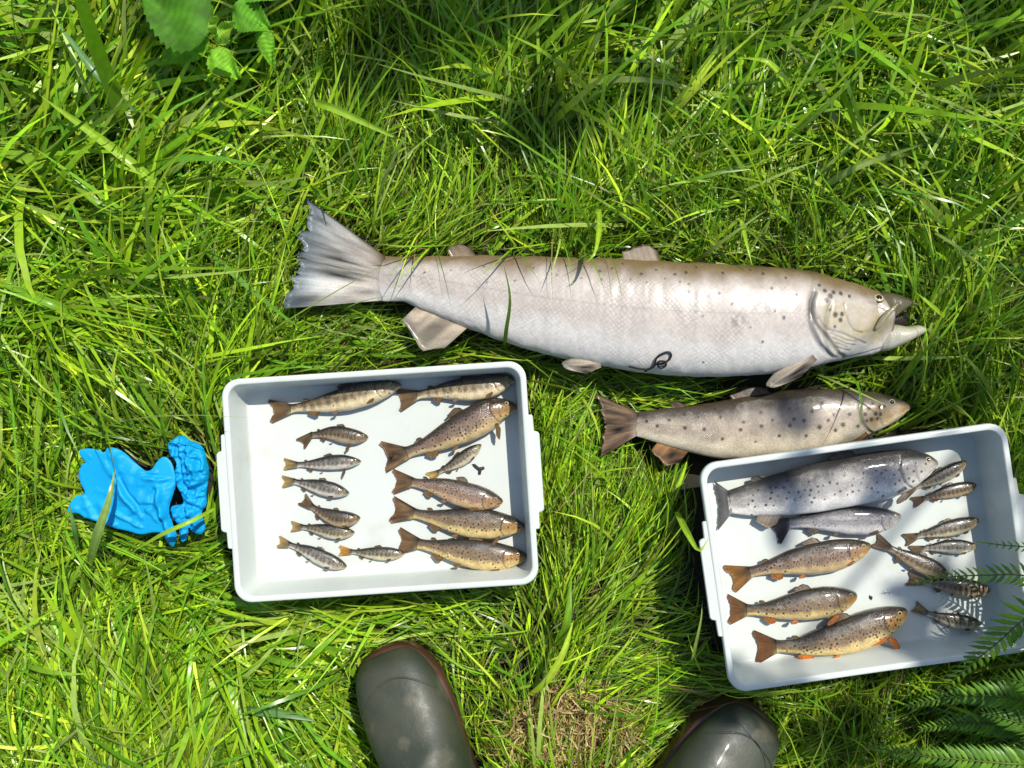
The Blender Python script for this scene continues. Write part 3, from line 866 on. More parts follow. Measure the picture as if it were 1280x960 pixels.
# --- second trout on the grass
S1T = [(795, 516), (830, 511), (870, 506), (910, 500), (950, 493), (1000, 487), (1050, 486), (1090, 489), (1113, 494), (1132, 501), (1143, 508)]
S1B = [(795, 545), (830, 556), (870, 567), (910, 574), (950, 573), (1000, 567), (1050, 556), (1088, 541), (1112, 530), (1132, 519), (1143, 512)]
x2t1 = lambda x: (x-795)/(1142-795)
yD1 = lambda x, y: ((np.interp(x, [p[0] for p in S1T], [p[1] for p in S1T])*.52+np.interp(x, [p[0] for p in S1B], [p[1] for p in S1B])*.48)-y)/80.0
_sp = [(x2t1(740+a/2.909), yD1(740+a/2.909, 280+b/2.909), r*.00108) for a, b, r in
       [(200, 718, 2), (238, 735, 2), (278, 713, 2), (335, 740, 2.2), (377, 703, 2.4), (402, 745, 2.2), (460, 700, 2), (465, 778, 1.8), (527, 746, 2.2), (540, 718, 2), (600, 732, 2.2), (603, 684, 1.8), (640, 710, 1.8), (657, 767, 2), (698, 730, 2.4), (705, 668, 2),
        (715, 707, 2.2), (748, 713, 2.4), (752, 767, 2), (780, 680, 2), (800, 735, 2.6), (833, 710, 2.2), (855, 690, 2), (855, 747, 2), (883, 727, 2.6), (910, 690, 2.4), (935, 733, 2), (915, 660, 2.2), (870, 655, 2), (820, 650, 2), (760, 645, 2),
        (965, 690, 2.2), (980, 670, 2.4), (985, 708, 2.4), (1000, 655, 2.2), (1003, 688, 2.6), (1022, 665, 2.2), (1008, 705, 2), (968, 712, 1.8), (1022, 690, 2), (1040, 662, 2), (575, 790, 1.4), (440, 672, 1.6), (520, 660, 1.6), (330, 690, 1.6), (660, 650, 1.6)]]
mid = Fish('brown_trout', 'spotted beige trout on the grass just below the largest fish', .018, top=S1T, bot=S1B, tail=((744, 491), (757, 530), (751, 571)),
           nu=300, nphi=100, style='plain', pal=pal((66, 58, 46), (158, 145, 128), (192, 180, 158), (150, 118, 60), (36, 28, 26)), mat='trout', spots=_sp, nsp=0, seed=5, eye=.85,
           eye_at=(.905, .45), group='whole trout laid on the grass',
           fins={'col': ((104, 84, 66), (70, 56, 46)), 'tailcol': ((130, 106, 84), (112, 90, 70)), 'dorsal': (.36, .50, .14, .9), 'anal': (.09, .20, .30, .9),
                 'pelvic': None, 'pect': (.80, -50, 20, .30, .16), 'lowcol': ((160, 116, 70), (130, 100, 70))})
stamp_verts(mid.V)

# --- large silvery trout in the second tray
S2T = [(912, 615), (945, 603), (1000, 585), (1050, 573), (1100, 564), (1138, 561), (1158, 566), (1170, 573), (1177, 579)]
S2B = [(912, 643), (945, 646), (1000, 643), (1060, 633), (1110, 622), (1138, 609), (1158, 596), (1170, 587), (1177, 582)]
big = Fish('silver_trout', 'biggest silvery fish in a tray, along its top wall', ZR2+.001, top=S2T, bot=S2B, tail=((893, 601), (899, 631), (898, 662)), nu=260, nphi=90,
           style='silver', pal=pal((58, 56, 52), (160, 156, 150), (206, 202, 194), (160, 152, 138), (40, 38, 36)), mat='trout', nsp=110, seed=8, eye=.9, eye_at=(.925, .42), group='silvery trout laid in the tray',
           fins={'col': ((104, 92, 84), (84, 72, 64)), 'tailcol': ((118, 116, 116), (84, 84, 86)), 'dorsal': (.50, .62, .16, .9), 'anal': (.13, .23, .26, .9), 'lowcol': ((150, 140, 126), (128, 112, 96)), 'pelvic': (.8, -80, 40, .3, .16), 'pect': (.79, -42, 8, .5, .14)})

BR = [((50, 42, 32), (118, 98, 80), (182, 158, 112), (150, 112, 52)), ((46, 40, 28), (116, 98, 74), (198, 174, 114), (164, 120, 48)), ((56, 48, 38), (126, 104, 86), (180, 150, 112), (146, 110, 58))]
OR = {'col': ((98, 80, 56), (90, 70, 46)), 'tailcol': ((100, 84, 60), (122, 92, 58)), 'lowcol': ((128, 98, 58), (114, 86, 52))}
def br(label, zf, tail, pts, D, p=0, roll=0, nsp=95, seed=1, style='brown', mat='trout', fins=None, pals=None, **kw):
    q = pals or BR[p]
    f = dict(OR); f.update(fins or {})
    return Fish('brown_trout' if style == 'brown' else 'young_trout', label, zf+.0006, tail=tail, pts=pts, D=D, roll=roll, nu=180, nphi=60, style=style, pal=pal(*q), mat=mat, nsp=nsp, seed=seed, fins=f, group=GRP_B, **kw)
PB = ((54, 48, 38), (128, 112, 82), (196, 180, 142), (128, 108, 72))
br('trout with belly upward in the top left of the tray by the gloves', ZL, (338, 514), [(361, 511), (410, 503), (455, 491), (501, 481)], 31, nsp=40, seed=21, style='parr', pals=PB, roll=-14)
br('trout lying along the top wall in the top right of the tray by the gloves', ZL, (498, 500), [(520, 494), (560, 488), (600, 484), (644, 474)], 31, nsp=36, seed=22, style='parr', pals=PB, roll=-16)
br('biggest dark trout in the tray by the gloves, golden head bent upward', ZL, (480, 571), [(506, 567), (548, 550), (588, 529), (618, 513), (646, 508)], 41, p=0, nsp=120, seed=23, fins={'pect': (.79, -55, 78, .5, .18)}, eye_at=(.92, .5))
br('trout with small speckled head, top of the three parallel trout', ZL, (492, 602), [(513, 603), (548, 609), (585, 619), (629, 628)], 33, p=2, nsp=110, seed=24)
br('trout in the middle of the three parallel trout by the tray wall', ZL, (490, 637), [(515, 642), (565, 650), (615, 654), (657, 659)], 36, p=1, nsp=110, seed=25, fins={'pect': (.78, -52, 62, .62, .15)})
br('lowest of the three parallel trout, its tail over a small parr', ZL, (498, 676), [(520, 680), (565, 687), (615, 694), (659, 696)], 37, p=1, nsp=110, seed=26, fins={'pect': (.76, -62, 20, .4, .15)})

br('bluish grey slim trout right under the biggest silvery fish', ZR2, (966, 666), [(986, 655), (1017, 652), (1055, 650), (1097, 649), (1129, 646)], 36, nsp=46, seed=31, style='silver',
   pals=((60, 60, 62), (134, 130, 130), (188, 184, 178), (138, 132, 122)), fins={'col': ((84, 74, 70), (64, 56, 52)), 'tailcol': ((84, 76, 74), (60, 54, 52)), 'lowcol': ((110, 96, 84), (84, 72, 64))})
br('spotted brown trout with yellow tail fin, third large fish from the top of its tray', ZR2, (912, 724), [(937, 717), (972, 707), (1010, 698), (1055, 690), (1091, 682)], 39, p=0, nsp=130, seed=32,
   fins={'tailcol': ((108, 80, 48), (150, 102, 46)), 'pect': (.8, -44, 6, .36, .17), 'lowcol': ((176, 112, 48), (150, 92, 40))})
br('plump dark trout with orange fins, second large fish from the bottom of its tray', ZR2, (911, 762), [(933, 764), (972, 762), (1017, 754), (1074, 745)], 40, p=1, nsp=70, seed=33,
   fins={'tailcol': ((104, 76, 46), (120, 78, 40)), 'pect': (.78, -62, 40, .48, .2), 'lowcol': ((196, 122, 50), (168, 98, 40))})
br('golden spotted trout at the bottom of the tray by the ferns', ZR2, (944, 809), [(970, 810), (1010, 807), (1055, 795), (1097, 779), (1137, 764)], 45, p=1, nsp=150, seed=34,
   fins={'tailcol': ((98, 70, 42), (112, 72, 36)), 'pect': (.76, -50, 12, .46, .2), 'pect2': (.785, -76, 118, .42, .22), 'lowcol': ((214, 128, 46), (204, 112, 36))})

PP = [((40, 38, 29), (118, 108, 86), (186, 176, 148), (126, 104, 62)), ((36, 36, 31), (122, 116, 104), (190, 184, 168), (120, 104, 74)), ((40, 34, 25), (98, 84, 62), (158, 138, 106), (116, 92, 56))]
YT = {'col': ((92, 78, 56), (88, 72, 50)), 'tailcol': ((104, 90, 64), (178, 150, 92)), 'lowcol': ((108, 84, 54), (100, 76, 48)), 'pelvic': (.42, -72, 20, .2, .12), 'dorsal': (.45, .58, .15, .8)}
def parr(label, zf, tail, pts, D, p=0, seed=1, roll=0, fins=None, nsp=26, **kw):
    f = dict(YT); f.update(fins or {})
    return Fish('trout_parr', label, zf+.0006, tail=tail, pts=pts, D=D, roll=roll, nu=96, nphi=40, style='parr', pal=pal(*PP[p]), mat='fine', nsp=nsp, seed=seed, fins=f, group=GRP_P, eye=1.3, tailw=.82, **kw)
DK = {'tailcol': ((98, 80, 58), (110, 88, 58))}
parr('small fish with tail bent down, uppermost in the left column of the tray', ZL, (376, 555), [(388, 544), (415, 541), (440, 545), (460, 547)], 21, 2, 41, fins={**DK, 'pect': (.72, -60, 70, .5, .22)})
parr('small parr second in the left column, a fin hanging below its head', ZL, (355, 580), [(370, 581), (395, 580), (422, 577), (451, 577)], 19, 1, 42, fins={'pect': (.76, -60, 80, .6, .2)})
parr('small parr third in the left column, dark patch behind its gills', ZL, (353, 602), [(366, 602), (388, 606), (412, 611), (436, 617)], 20, 1, 43)
parr('plain brown small fish fourth in the left column, tail raised', ZL, (378, 624), [(388, 633), (405, 642), (425, 648), (450, 648)], 21, 2, 44, fins=DK)
parr('slimmest small parr, fifth in the left column', ZL, (364, 658), [(376, 659), (395, 661), (418, 665), (443, 666)], 18, 0, 45)
parr('small parr lowest in the left column, slanting down to the right', ZL, (348, 677), [(360, 681), (382, 688), (405, 698), (433, 709)], 20, 1, 46)
parr('small yellow tailed parr with its head under a trout tail', ZL, (424, 688), [(438, 690), (465, 691), (506, 692)], 17, 0, 47, fins={'tailcol': ((150, 112, 56), (214, 160, 64))})
parr('small parr tucked beneath the belly of the biggest trout in the tray', ZL, (536, 597), [(547, 591), (570, 578), (602, 556)], 17, 0, 48, fins={'tailcol': ((140, 116, 70), (206, 172, 88))})
parr('topmost small fish in the right tray, touching the big silver head', ZR2, (1127, 620), [(1144, 610), (1172, 597), (1209, 577)], 18, 0, 51, fins=DK)
parr('second small fish from the top of the right tray', ZR2, (1141, 628), [(1154, 624), (1184, 615), (1222, 606)], 18, 2, 52, fins=DK)
parr('upper fish of the touching pair just above the fern tip', ZR2, (1131, 675), [(1146, 671), (1180, 662), (1225, 650)], 21, 0, 53, fins=DK)
parr('lower fish of the touching pair, its head at the fern tip', ZR2, (1138, 689), [(1154, 686), (1184, 683), (1222, 683)], 18, 1, 54, fins=DK)
parr('dark fish slanting down to the right, head at the fern frond', ZR2, (1094, 675), [(1112, 685), (1146, 702), (1187, 719)], 24, 2, 55, fins=DK)
parr('small fish lying under the lower fern frond in the tray', ZR2, (1135, 723), [(1156, 728), (1187, 732), (1240, 738)], 23, 2, 56, fins=DK)
parr('lowest small fish in the right tray, behind the golden trout snout', ZR2, (1143, 758), [(1159, 767), (1191, 775), (1228, 780)], 19, 0, 57)

# --- loose bits
def tube(name, P, r, mat, n=8, taper=None):
    P = np.asarray(P, float); m = len(P)
    T = np.gradient(P, axis=0); T /= np.linalg.norm(T, axis=1)[:, None]+1e-12
    ref = np.array([0.13, .21, .97]); A = np.cross(T, ref); A /= np.linalg.norm(A, axis=1)[:, None]+1e-12
    B = np.cross(T, A)
    rr = np.full(m, r) if taper is None else r*np.asarray(taper)
    a = 2*math.pi*np.arange(n)/n
    V = P[:, None]+rr[:, None, None]*(np.cos(a)[None, :, None]*A[:, None]+np.sin(a)[None, :, None]*B[:, None])
    return V.reshape(-1, 3), grid_faces(m, n, True)

zc = .022+.098
loop = [(786, 458, -.014), (800, 461, -.010), (812, 461, -.008), (818, 455, -.004), (821, 447, 0), (828, 442, .002), (836, 440, .003), (839, 444, .002), (836, 450, 0), (828, 454, -.002), (822, 456, -.004), (826, 460, -.006), (832, 457, -.004), (831, 452, .004), (824, 452, .004), (816, 459, -.004), (806, 464, -.012)]
P = catmull(np.array([at(a, b, zc-.028+c) for a, b, c in loop]), 110)
V, f = tube('cord', P, .0012, None)
tag(mesh_np('looped_cord', V, f, M['cord']), 'thin black looped cord lying on the belly of the largest fish', 'cord')

def scrap(name, poly, zf, h, label, cat):
    c = np.mean(poly, 0)
    rr = []
    for k, dz in ((1, 0), (1.0, h*.7), (.6, h)):
        rr.append(np.array([at(c[0]+(p[0]-c[0])*k, c[1]+(p[1]-c[1])*k, zf+dz) for p in poly][::-1]))
    tag(rings_mesh(name, rr, M['flake'], False, True), label, cat)
scrap('fin_scrap', [(590, 580), (594, 580), (599, 584), (605, 583), (606, 586), (602, 588), (601, 593), (598, 593), (598, 588), (593, 584)], ZL+.0006, .002, 'small dark scrap of fin on the tray floor by the biggest trout', 'fish scrap')
scrap('dark_flake', [(1087, 744), (1091, 746), (1090, 750), (1087, 748)], ZR2+.0006, .001, 'tiny dark flake on the floor of the right tray', 'debris')
scrap('dark_flake', [(440, 733), (444, 732), (444, 735), (441, 735)], ZL+.030, .001, 'tiny dark flake at the bottom wall of the left tray', 'debris')

# ------------------------------------------------------------------ gloves
def glove(name, poly_px, zb, folds, dome, label, seed, wr=.004, ws=70):
    z0 = zb+.012
    poly = np.array([at(a, b, z0)[:2] for a, b in poly_px])
    # rounded outline
    Pc = catmull(np.vstack([poly, poly[:1]]), 260)
    s = .0013
    x0, y0 = Pc.min(0)-2*s; x1, y1 = Pc.max(0)+2*s
    nx, ny = int((x1-x0)/s)+1, int((y1-y0)/s)+1
    X, Y = np.meshgrid(x0+np.arange(nx)*s, y0+np.arange(ny)*s, indexing='ij')
    pl = [tuple(p) for p in Pc]
    ins = inside(X, Y, pl)
    cell = ins[:-1, :-1] | ins[1:, :-1] | ins[:-1, 1:] | ins[1:, 1:]
    use = np.zeros_like(ins)
    for a, b in ((0, 0), (1, 0), (0, 1), (1, 1)): use[a:nx-1+a, b:ny-1+b] |= cell
    idx = np.full(ins.shape, -1); idx[use] = np.arange(use.sum())
    vx, vy, vi = X[use], Y[use], ins[use]
    D2 = np.hypot(vx[:, None]-Pc[None, :, 0], vy[:, None]-Pc[None, :, 1])
    near = D2.argmin(1); d = seg_dist(vx, vy, pl)
    vx = np.where(vi, vx, Pc[near, 0]); vy = np.where(vi, vy, Pc[near, 1]); d = np.where(vi, d, 0)
    h = .55*dome*(1-np.exp(-d/.0028))+.9*dome*(1-np.exp(-d/.03))
    edge = np.sqrt(np.clip(d/.0025, 0, 1))
    n1 = fbm(vx*ws+seed*5, vy*ws+seed*9, 3)
    rid = 1-np.abs(2*n1-1)*2.2
    n2 = 1-np.abs(2*fbm(vx*ws*2.1+seed*3+.35*n1, vy*ws*1.3+seed, 2)-1)*2.6
    h = h+edge*wr*.45*(rid-.3)+edge*wr*.3*np.clip(n2, -.6, 1)+edge*.010*(fbm(vx*22+seed, vy*22, 2)-.5)
    rs_ = np.random.default_rng(seed)
    for k in range(7):
        aa = rs_.uniform(0, math.pi); lam = rs_.uniform(.012, .034)*(1 if wr < .004 else .5)
        ph_ = (vx*math.cos(aa)+vy*math.sin(aa))/lam+1.3*fbm(vx*30+k*9, vy*30+seed, 2)
        tri = np.abs((ph_ % 1.0)-.5)*2
        msk = smooth01(.35, .65, fbm(vx*26+k*5.5, vy*26+seed*2, 2))
        h = h+edge*msk*(.0020 if wr < .004 else .0026)*(tri-.5)
    for poly_f, amp, wd in folds:
        pf = [tuple(at(a, b, z0)[:2]) for a, b in poly_f]
        h = h+edge*amp*np.exp(-(seg_dist(vx, vy, pf)/wd)**2)
    h = np.maximum(h, .0008*edge)
    zb_ = zb+.012*(fbm(vx*14+seed, vy*14+3, 2)-.5)
    top = np.stack([vx, vy, zb_+.001+h], 1); bot = np.stack([vx, vy, zb_-.0005-.002*edge], 1)
    ci, cj = np.nonzero(cell)
    q = np.stack([idx[ci, cj], idx[ci+1, cj], idx[ci+1, cj+1], idx[ci, cj+1]], -1)
    n = len(vx)
    # border edges
    e = {}
    for k in range(4):
        for a, b in zip(q[:, k], q[:, (k+1) % 4]): e[(a, b)] = 1
    bd = [(a, b) for (a, b) in e if (b, a) not in e]
    side = np.array([(b, a, a+n, b+n) for a, b in bd])
    o = mesh_np(name, np.vstack([top, bot]), [q, q[:, ::-1]+n, side], M['nitrile'])
    tag(o, label, 'glove', 'blue disposable gloves')
    stamp_verts(np.vstack([top]))
    return o
Z8 = lambda pts: [(60+a/5.055, 520+b/5.055) for a, b in pts]
glove('disposable_glove', Z8([(185, 215), (235, 208), (300, 220), (335, 235), (355, 205), (400, 205), (460, 235), (520, 290), (580, 340), (602, 352), (640, 340), (670, 295), (710, 262), (750, 285), (775, 340), (785, 420), (770, 500), (750, 560), (745, 620), (770, 700), (790, 770), (765, 838), (725, 800), (700, 752), (640, 745), (560, 757), (480, 735), (380, 715), (280, 680), (200, 652), (160, 625), (92, 607), (140, 520), (200, 497), (180, 440), (165, 380), (190, 310), (218, 298), (180, 250)]),
      .046, [(Z8([(430, 390), (480, 490), (560, 580), (640, 570)]), -.006, .0022), (Z8([(400, 380), (450, 500), (540, 600)]), .005, .004), (Z8([(560, 590), (640, 680), (700, 740)]), -.007, .003), (Z8([(600, 375), (700, 385), (770, 375)]), -.004, .002),
              (Z8([(600, 395), (700, 405), (765, 400)]), .003, .003), (Z8([(360, 640), (450, 690), (560, 745)]), -.004, .002), (Z8([(380, 610), (470, 660), (570, 715)]), .004, .003), (Z8([(215, 300), (240, 400), (215, 500)]), -.003, .003),
              (Z8([(690, 470), (690, 560), (720, 640)]), .006, .004), (Z8([(660, 470), (650, 540)]), -.004, .003), (Z8([(380, 520), (380, 640), (365, 700)]), -.006, .003), (Z8([(190, 250), (230, 290)]), -.004, .0025), (Z8([(720, 640), (770, 790)]), .006, .005), (Z8([(330, 240), (370, 300)]), -.003, .003)],
      .0035, 'flattened bright blue disposable glove in the grass, left of the crumpled one', 3, .0018, 34)
glove('disposable_glove', Z8([(742, 175), (790, 138), (840, 128), (880, 160), (930, 175), (970, 220), (985, 280), (1000, 350), (990, 430), (980, 500), (978, 570), (950, 620), (975, 715), (940, 757), (890, 740), (862, 705), (862, 770), (830, 807), (810, 770), (800, 700), (758, 640), (760, 580), (832, 560), (822, 500), (790, 440), (780, 380), (792, 300), (750, 240)]),
      .040, [(Z8([(800, 200), (830, 330), (830, 450)]), -.008, .003), (Z8([(880, 180), (900, 300), (960, 420)]), .006, .004), (Z8([(830, 430), (900, 480), (980, 430)]), -.007, .003), (Z8([(850, 560), (930, 590)]), -.006, .003), (Z8([(860, 240), (960, 300)]), -.005, .0025), (Z8([(850, 380), (960, 360)]), -.005, .0025), (Z8([(840, 600), (880, 700)]), -.006, .003)],
      .011, 'crumpled blue disposable glove between the flat glove and the tray', 9, .0065, 110)

# ------------------------------------------------------------------ boots
def boot(toe, heel, label, mirror):
    t = at(toe[0], toe[1], .03); hpt = at(heel[0], heel[1], .03)
    d = (t-hpt)[:2]; L = np.linalg.norm(d); d = d/L; s = np.array([d[1], -d[0]])*mirror
    k = L/.298
    root = empty('wellington_boot', (hpt[0], hpt[1], .0), label, 'boot', 'rubber boots of the person standing at the bottom edge')
    def W(f, x, z): return (hpt[0]+d[0]*f*k+s[0]*x*k, hpt[1]+d[1]*f*k+s[1]*x*k, z)
    Bp = [(.297, .034), (.292, .030), (.275, .028), (.24, .026), (.19, .025), (.13, .025), (.07, .025), (.03, .026), (.006, .032), (-.002, .06), (.0, .10), (-.004, .16), (-.012, .24), (-.016, .31), (-.018, .37)]
    Tp = [(.2985, .040), (.297, .052), (.288, .067), (.258, .083), (.222, .096), (.188, .113), (.162, .133), (.144, .155), (.132, .178), (.124, .20), (.12, .222), (.12, .252), (.122, .29), (.124, .33), (.126, .375)]
    Wd = [.012, .027, .041, .051, .0535, .052, .049, .046, .045, .045, .046, .050, .056, .060, .062]
    Cx = [.004, .003, .002, .001, 0, -.001, -.002, -.002, -.002, -.002, -.002, -.002, -.002, -.002, -.002]
    nn = 70; u = np.linspace(0, len(Bp)-1, nn); ks = np.arange(len(Bp))
    B = np.stack([pchip(ks, [p[i] for p in Bp], u) for i in (0, 1)], 1); T = np.stack([pchip(ks, [p[i] for p in Tp], u) for i in (0, 1)], 1)
    wd = pchip(ks, Wd, u); cx = pchip(ks, Cx, u)
    m = 48; rings = []
    for i in range(nn):
        c = (B[i]+T[i])/2; h = (T[i]-B[i])/2
        e = .72+.28*smooth01(.35, .7, i/nn)
        r = []
        for j in range(m):
            a = 2*math.pi*j/m
            x = wd[i]*np.sign(math.cos(a))*abs(math.cos(a))**e+cx[i]
            q = np.sign(math.sin(a))*abs(math.sin(a))**(.95)
            f, z = c+h*q
            # creases across the instep, one soft dent at the ankle
            zz = z+.0022*math.sin(f*150+x*60)*float(smooth01(.10, .14, f)*(1-smooth01(.17, .21, f)))*(q > 0)
            r.append(W(f, x, zz))
        rings.append(np.array(r) if mirror > 0 else np.array(r)[::-1])
    up = rings_mesh('upper', rings, M['rubber'], True, False); adopt(up, root)
    # lining seen down the shaft
    lin_r = [rings[-1]+np.array([0, 0, .0]), (rings[-1]-rings[-1].mean(0))*.95+rings[-1].mean(0)-np.array([0, 0, .004]), (rings[-8]-rings[-8].mean(0))*.93+rings[-8].mean(0)]
    li = rings_mesh('lining', lin_r, M['lining'], False, True); adopt(li, root)
    # sole with foxing strip
    out = []
    fs = [(.301, .002), (.298, .022), (.287, .038), (.265, .050), (.235, .0565), (.20, .058), (.16, .054), (.11, .047), (.06, .044), (.025, .041), (.004, .028), (-.006, 0)]
    fi = [(-.003, -.022), (.02, -.039), (.06, -.043), (.11, -.044), (.16, -.049), (.20, -.053), (.235, -.053), (.265, -.047), (.287, -.035), (.298, -.018)]
    out = catmull(np.array(fs+fi+[fs[0]]), 90)[:-1]
    rr = []
    for z, g in ((.0, .96), (.004, 1.0), (.018, 1.0), (.022, 1.012), (.036, 1.012), (.041, 1.0), (.043, .93)):
        c = out.mean(0)
        q = c+(out-c)*g
        q = np.array([W(f, x, z+(.006 if f > .25 else 0)*(z > .02)) for f, x in q])
        rr.append(q if mirror < 0 else q[::-1])
    so = rings_mesh('sole', rr, M['sole'], True, True); adopt(so, root)
    # toe cap seam: a thin raised line round the toe
    from mathutils.bvhtree import BVHTree
    bvh = BVHTree.FromPolygons([v.co.copy() for v in up.data.vertices], [tuple(pp.vertices) for pp in up.data.polygons])
    seam = []
    for x in np.linspace(-.047, .047, 44):
        f = .272-14*x*x
        w_ = W(f, x, 0); hit = bvh.ray_cast(Vector((w_[0], w_[1], .5)), Vector((0, 0, -1)))[0]
        if hit is not None: seam.append((hit.x, hit.y, hit.z+.0003))
    Vt, ft = tube('s', catmull(np.array(seam), 80), .0011, None, 6)
    se = mesh_np('toe_seam', Vt, ft, M['rubber']); adopt(se, root)
    stamp_verts(np.vstack(rings)+np.array([0, 0, .05])); stamp_verts(np.vstack(rr))
    for q in (.93, .8, .6, .4, .2):
        c = out.mean(0); stamp_verts(np.array([W(*(c+(p-c)*q), .05) for p in out]))
    return root
boot((483, 810), (598, 1088), 'green rubber boot with brown sole at the bottom edge, below the tray by the gloves', -1)
boot((944, 886), (762, 1112), 'green rubber boot at the bottom edge, toe touching the tray by the ferns', 1)

# ------------------------------------------------------------------ fern
def pinna_mesh():
    n = 9; u = np.linspace(0, 1, n)
    hw = .112*np.sin(math.pi*np.clip(u*.86+.14, 0, 1))**.75*(1-u**5)+.004
    hw = hw*(1+.10*np.where(np.arange(n) % 2 == 0, 1, -1))
    yo = .16*u**2
    zo = .05*np.sin(u*math.pi)-.10*u**2
    V = []
    for i in range(n):
        V += [(u[i], yo[i]+hw[i], zo[i]-.03), (u[i], yo[i], zo[i]), (u[i], yo[i]-hw[i], zo[i]-.03)]
    return np.array(V), grid_faces(n, 3)
pv, pf = pinna_mesh()
_pm = []
for k in range(4):
    c = lin([(98, 142, 34), (86, 128, 34), (112, 154, 36), (76, 116, 30)][k])
    cc = np.tile(c, (len(pv), 1))*(np.where(np.arange(len(pv)) % 3 == 1, 1.25, 1.0)[:, None])
    o = mesh_np('pinna', pv, pf, M['fern'], col=cc)
    _pm.append(o.data); bpy.data.objects.remove(o)
fern_root = empty('fern', (*at(1420, 930, 0)[:2], 0), 'dark green fern with narrow leaflets reaching over the tray from the bottom right corner', 'fern')
fcount = [0]
def frond(pts, n, maxlen, droop=.15, each=True, tip_taper=1.0, tiltx=0.):
    """pts (px,py,z) from the tip to the base"""
    P = catmull(np.array([at(a, b, z) for a, b, z in pts]), n)
    V, f = tube('r', P, .0016, None, 6, np.linspace(.35, 1.3, n))
    ra = mesh_np('frond', V, f, M['fern'], col=np.tile(lin((96, 110, 48)), (len(V), 1)))
    adopt(ra, fern_root)
    T = np.gradient(P, axis=0); T /= np.linalg.norm(T, axis=1)[:, None]
    JV = []; JF = []; JC = []
    for i in range(1, n):
        e = i/(n-1)
        ln = maxlen*min(1, (.10+e*1.5)**.8)*tip_taper
        for sgn in (-1, 1):
            t = Vector(T[i])*-1                           # towards the tip
            sd = Vector((0, 0, 1)).cross(t).normalized()*sgn
            sd = (sd*math.cos(tiltx)+Vector((0, 0, sgn*math.sin(tiltx))))
            a = math.radians(68-12*(1-e)+random.uniform(-5, 5))
            x = (sd*math.sin(a)+t*math.cos(a)+Vector((0, 0, -droop+random.uniform(-.06, .10)))).normalized()
            y = (t-x*t.dot(x)).normalized()
            z = x.cross(y)
            if z.z < 0:
                z = -z
            l = ln*random.uniform(.92, 1.06)
            R = Matrix((( x.x*l, y.x*l, z.x*l, P[i][0]), (x.y*l, y.y*l, z.y*l, P[i][1]), (x.z*l, y.z*l, z.z*l, P[i][2]), (0, 0, 0, 1)))
            if each and fcount[0] < 298 and P[i][0] < .66*(1-P[i][2]/H) and P[i][1] > -.5*(1-P[i][2]/H):
                o = bpy.data.objects.new('pinna', _pm[random.randrange(4)])
                sc.collection.objects.link(o); o.parent = ra; o.matrix_basis = R
                fcount[0] += 1
            else:
                A = np.array(R)[:3, :3]; b = np.array(R)[:3, 3]
                JF.append(pf+len(JV)*len(pv)); JV.append(pv @ A.T+b)
                JC.append(np.tile(lin((90, 132, 34))*random.uniform(.75, 1.25), (len(pv), 1)))
    if JV:
        o = mesh_np('pinnae', np.vstack(JV), np.vstack(JF), M['fern'], col=np.vstack(JC))
        o["kind"] = "stuff"; adopt_sub(o, ra)
frond([(1221, 677, .125), (1250, 681, .14), (1300, 688, .17), (1360, 720, .19), (1400, 800, .16), (1420, 900, .04)], 58, .026)
frond([(1140, 729, .108), (1180, 722, .125), (1230, 719, .15), (1290, 722, .165), (1350, 760, .17), (1400, 850, .10), (1418, 920, .03)], 64, .032)
frond([(1172, 868, .085), (1205, 838, .11), (1245, 805, .14), (1290, 770, .17), (1340, 780, .19), (1390, 860, .13), (1420, 925, .03)], 56, .050)
frond([(1076, 930, .075), (1110, 938, .085), (1155, 945, .10), (1210, 950, .115), (1280, 955, .125), (1350, 950, .10), (1415, 935, .03)], 62, .034)
frond([(1130, 884, .075), (1165, 876, .09), (1205, 870, .105), (1260, 872, .12), (1330, 890, .11), (1410, 930, .03)], 60, .036)
frond([(1148, 912, .06), (1190, 905, .075), (1230, 905, .085), (1290, 910, .09), (1350, 925, .07), (1415, 935, .03)], 58, .036, each=True)
for q in ([(1210, 980, .09), (1250, 965, .11), (1300, 950, .13), (1360, 940, .10), (1415, 938, .03)], [(1240, 850, .16), (1270, 850, .19), (1320, 870, .2), (1380, 905, .13), (1418, 930, .03)],
          [(1500, 760, .2), (1470, 800, .22), (1440, 860, .16), (1424, 920, .03)], [(1600, 900, .16), (1540, 900, .2), (1480, 915, .14), (1428, 930, .03)], [(1330, 1080, .14), (1360, 1030, .17), (1395, 970, .10), (1418, 935, .03)], [(1225, 890, .13), (1262, 900, .15), (1310, 915, .15), (1370, 930, .09), (1416, 934, .03)]):
    frond(q, 54, .045, each=False)

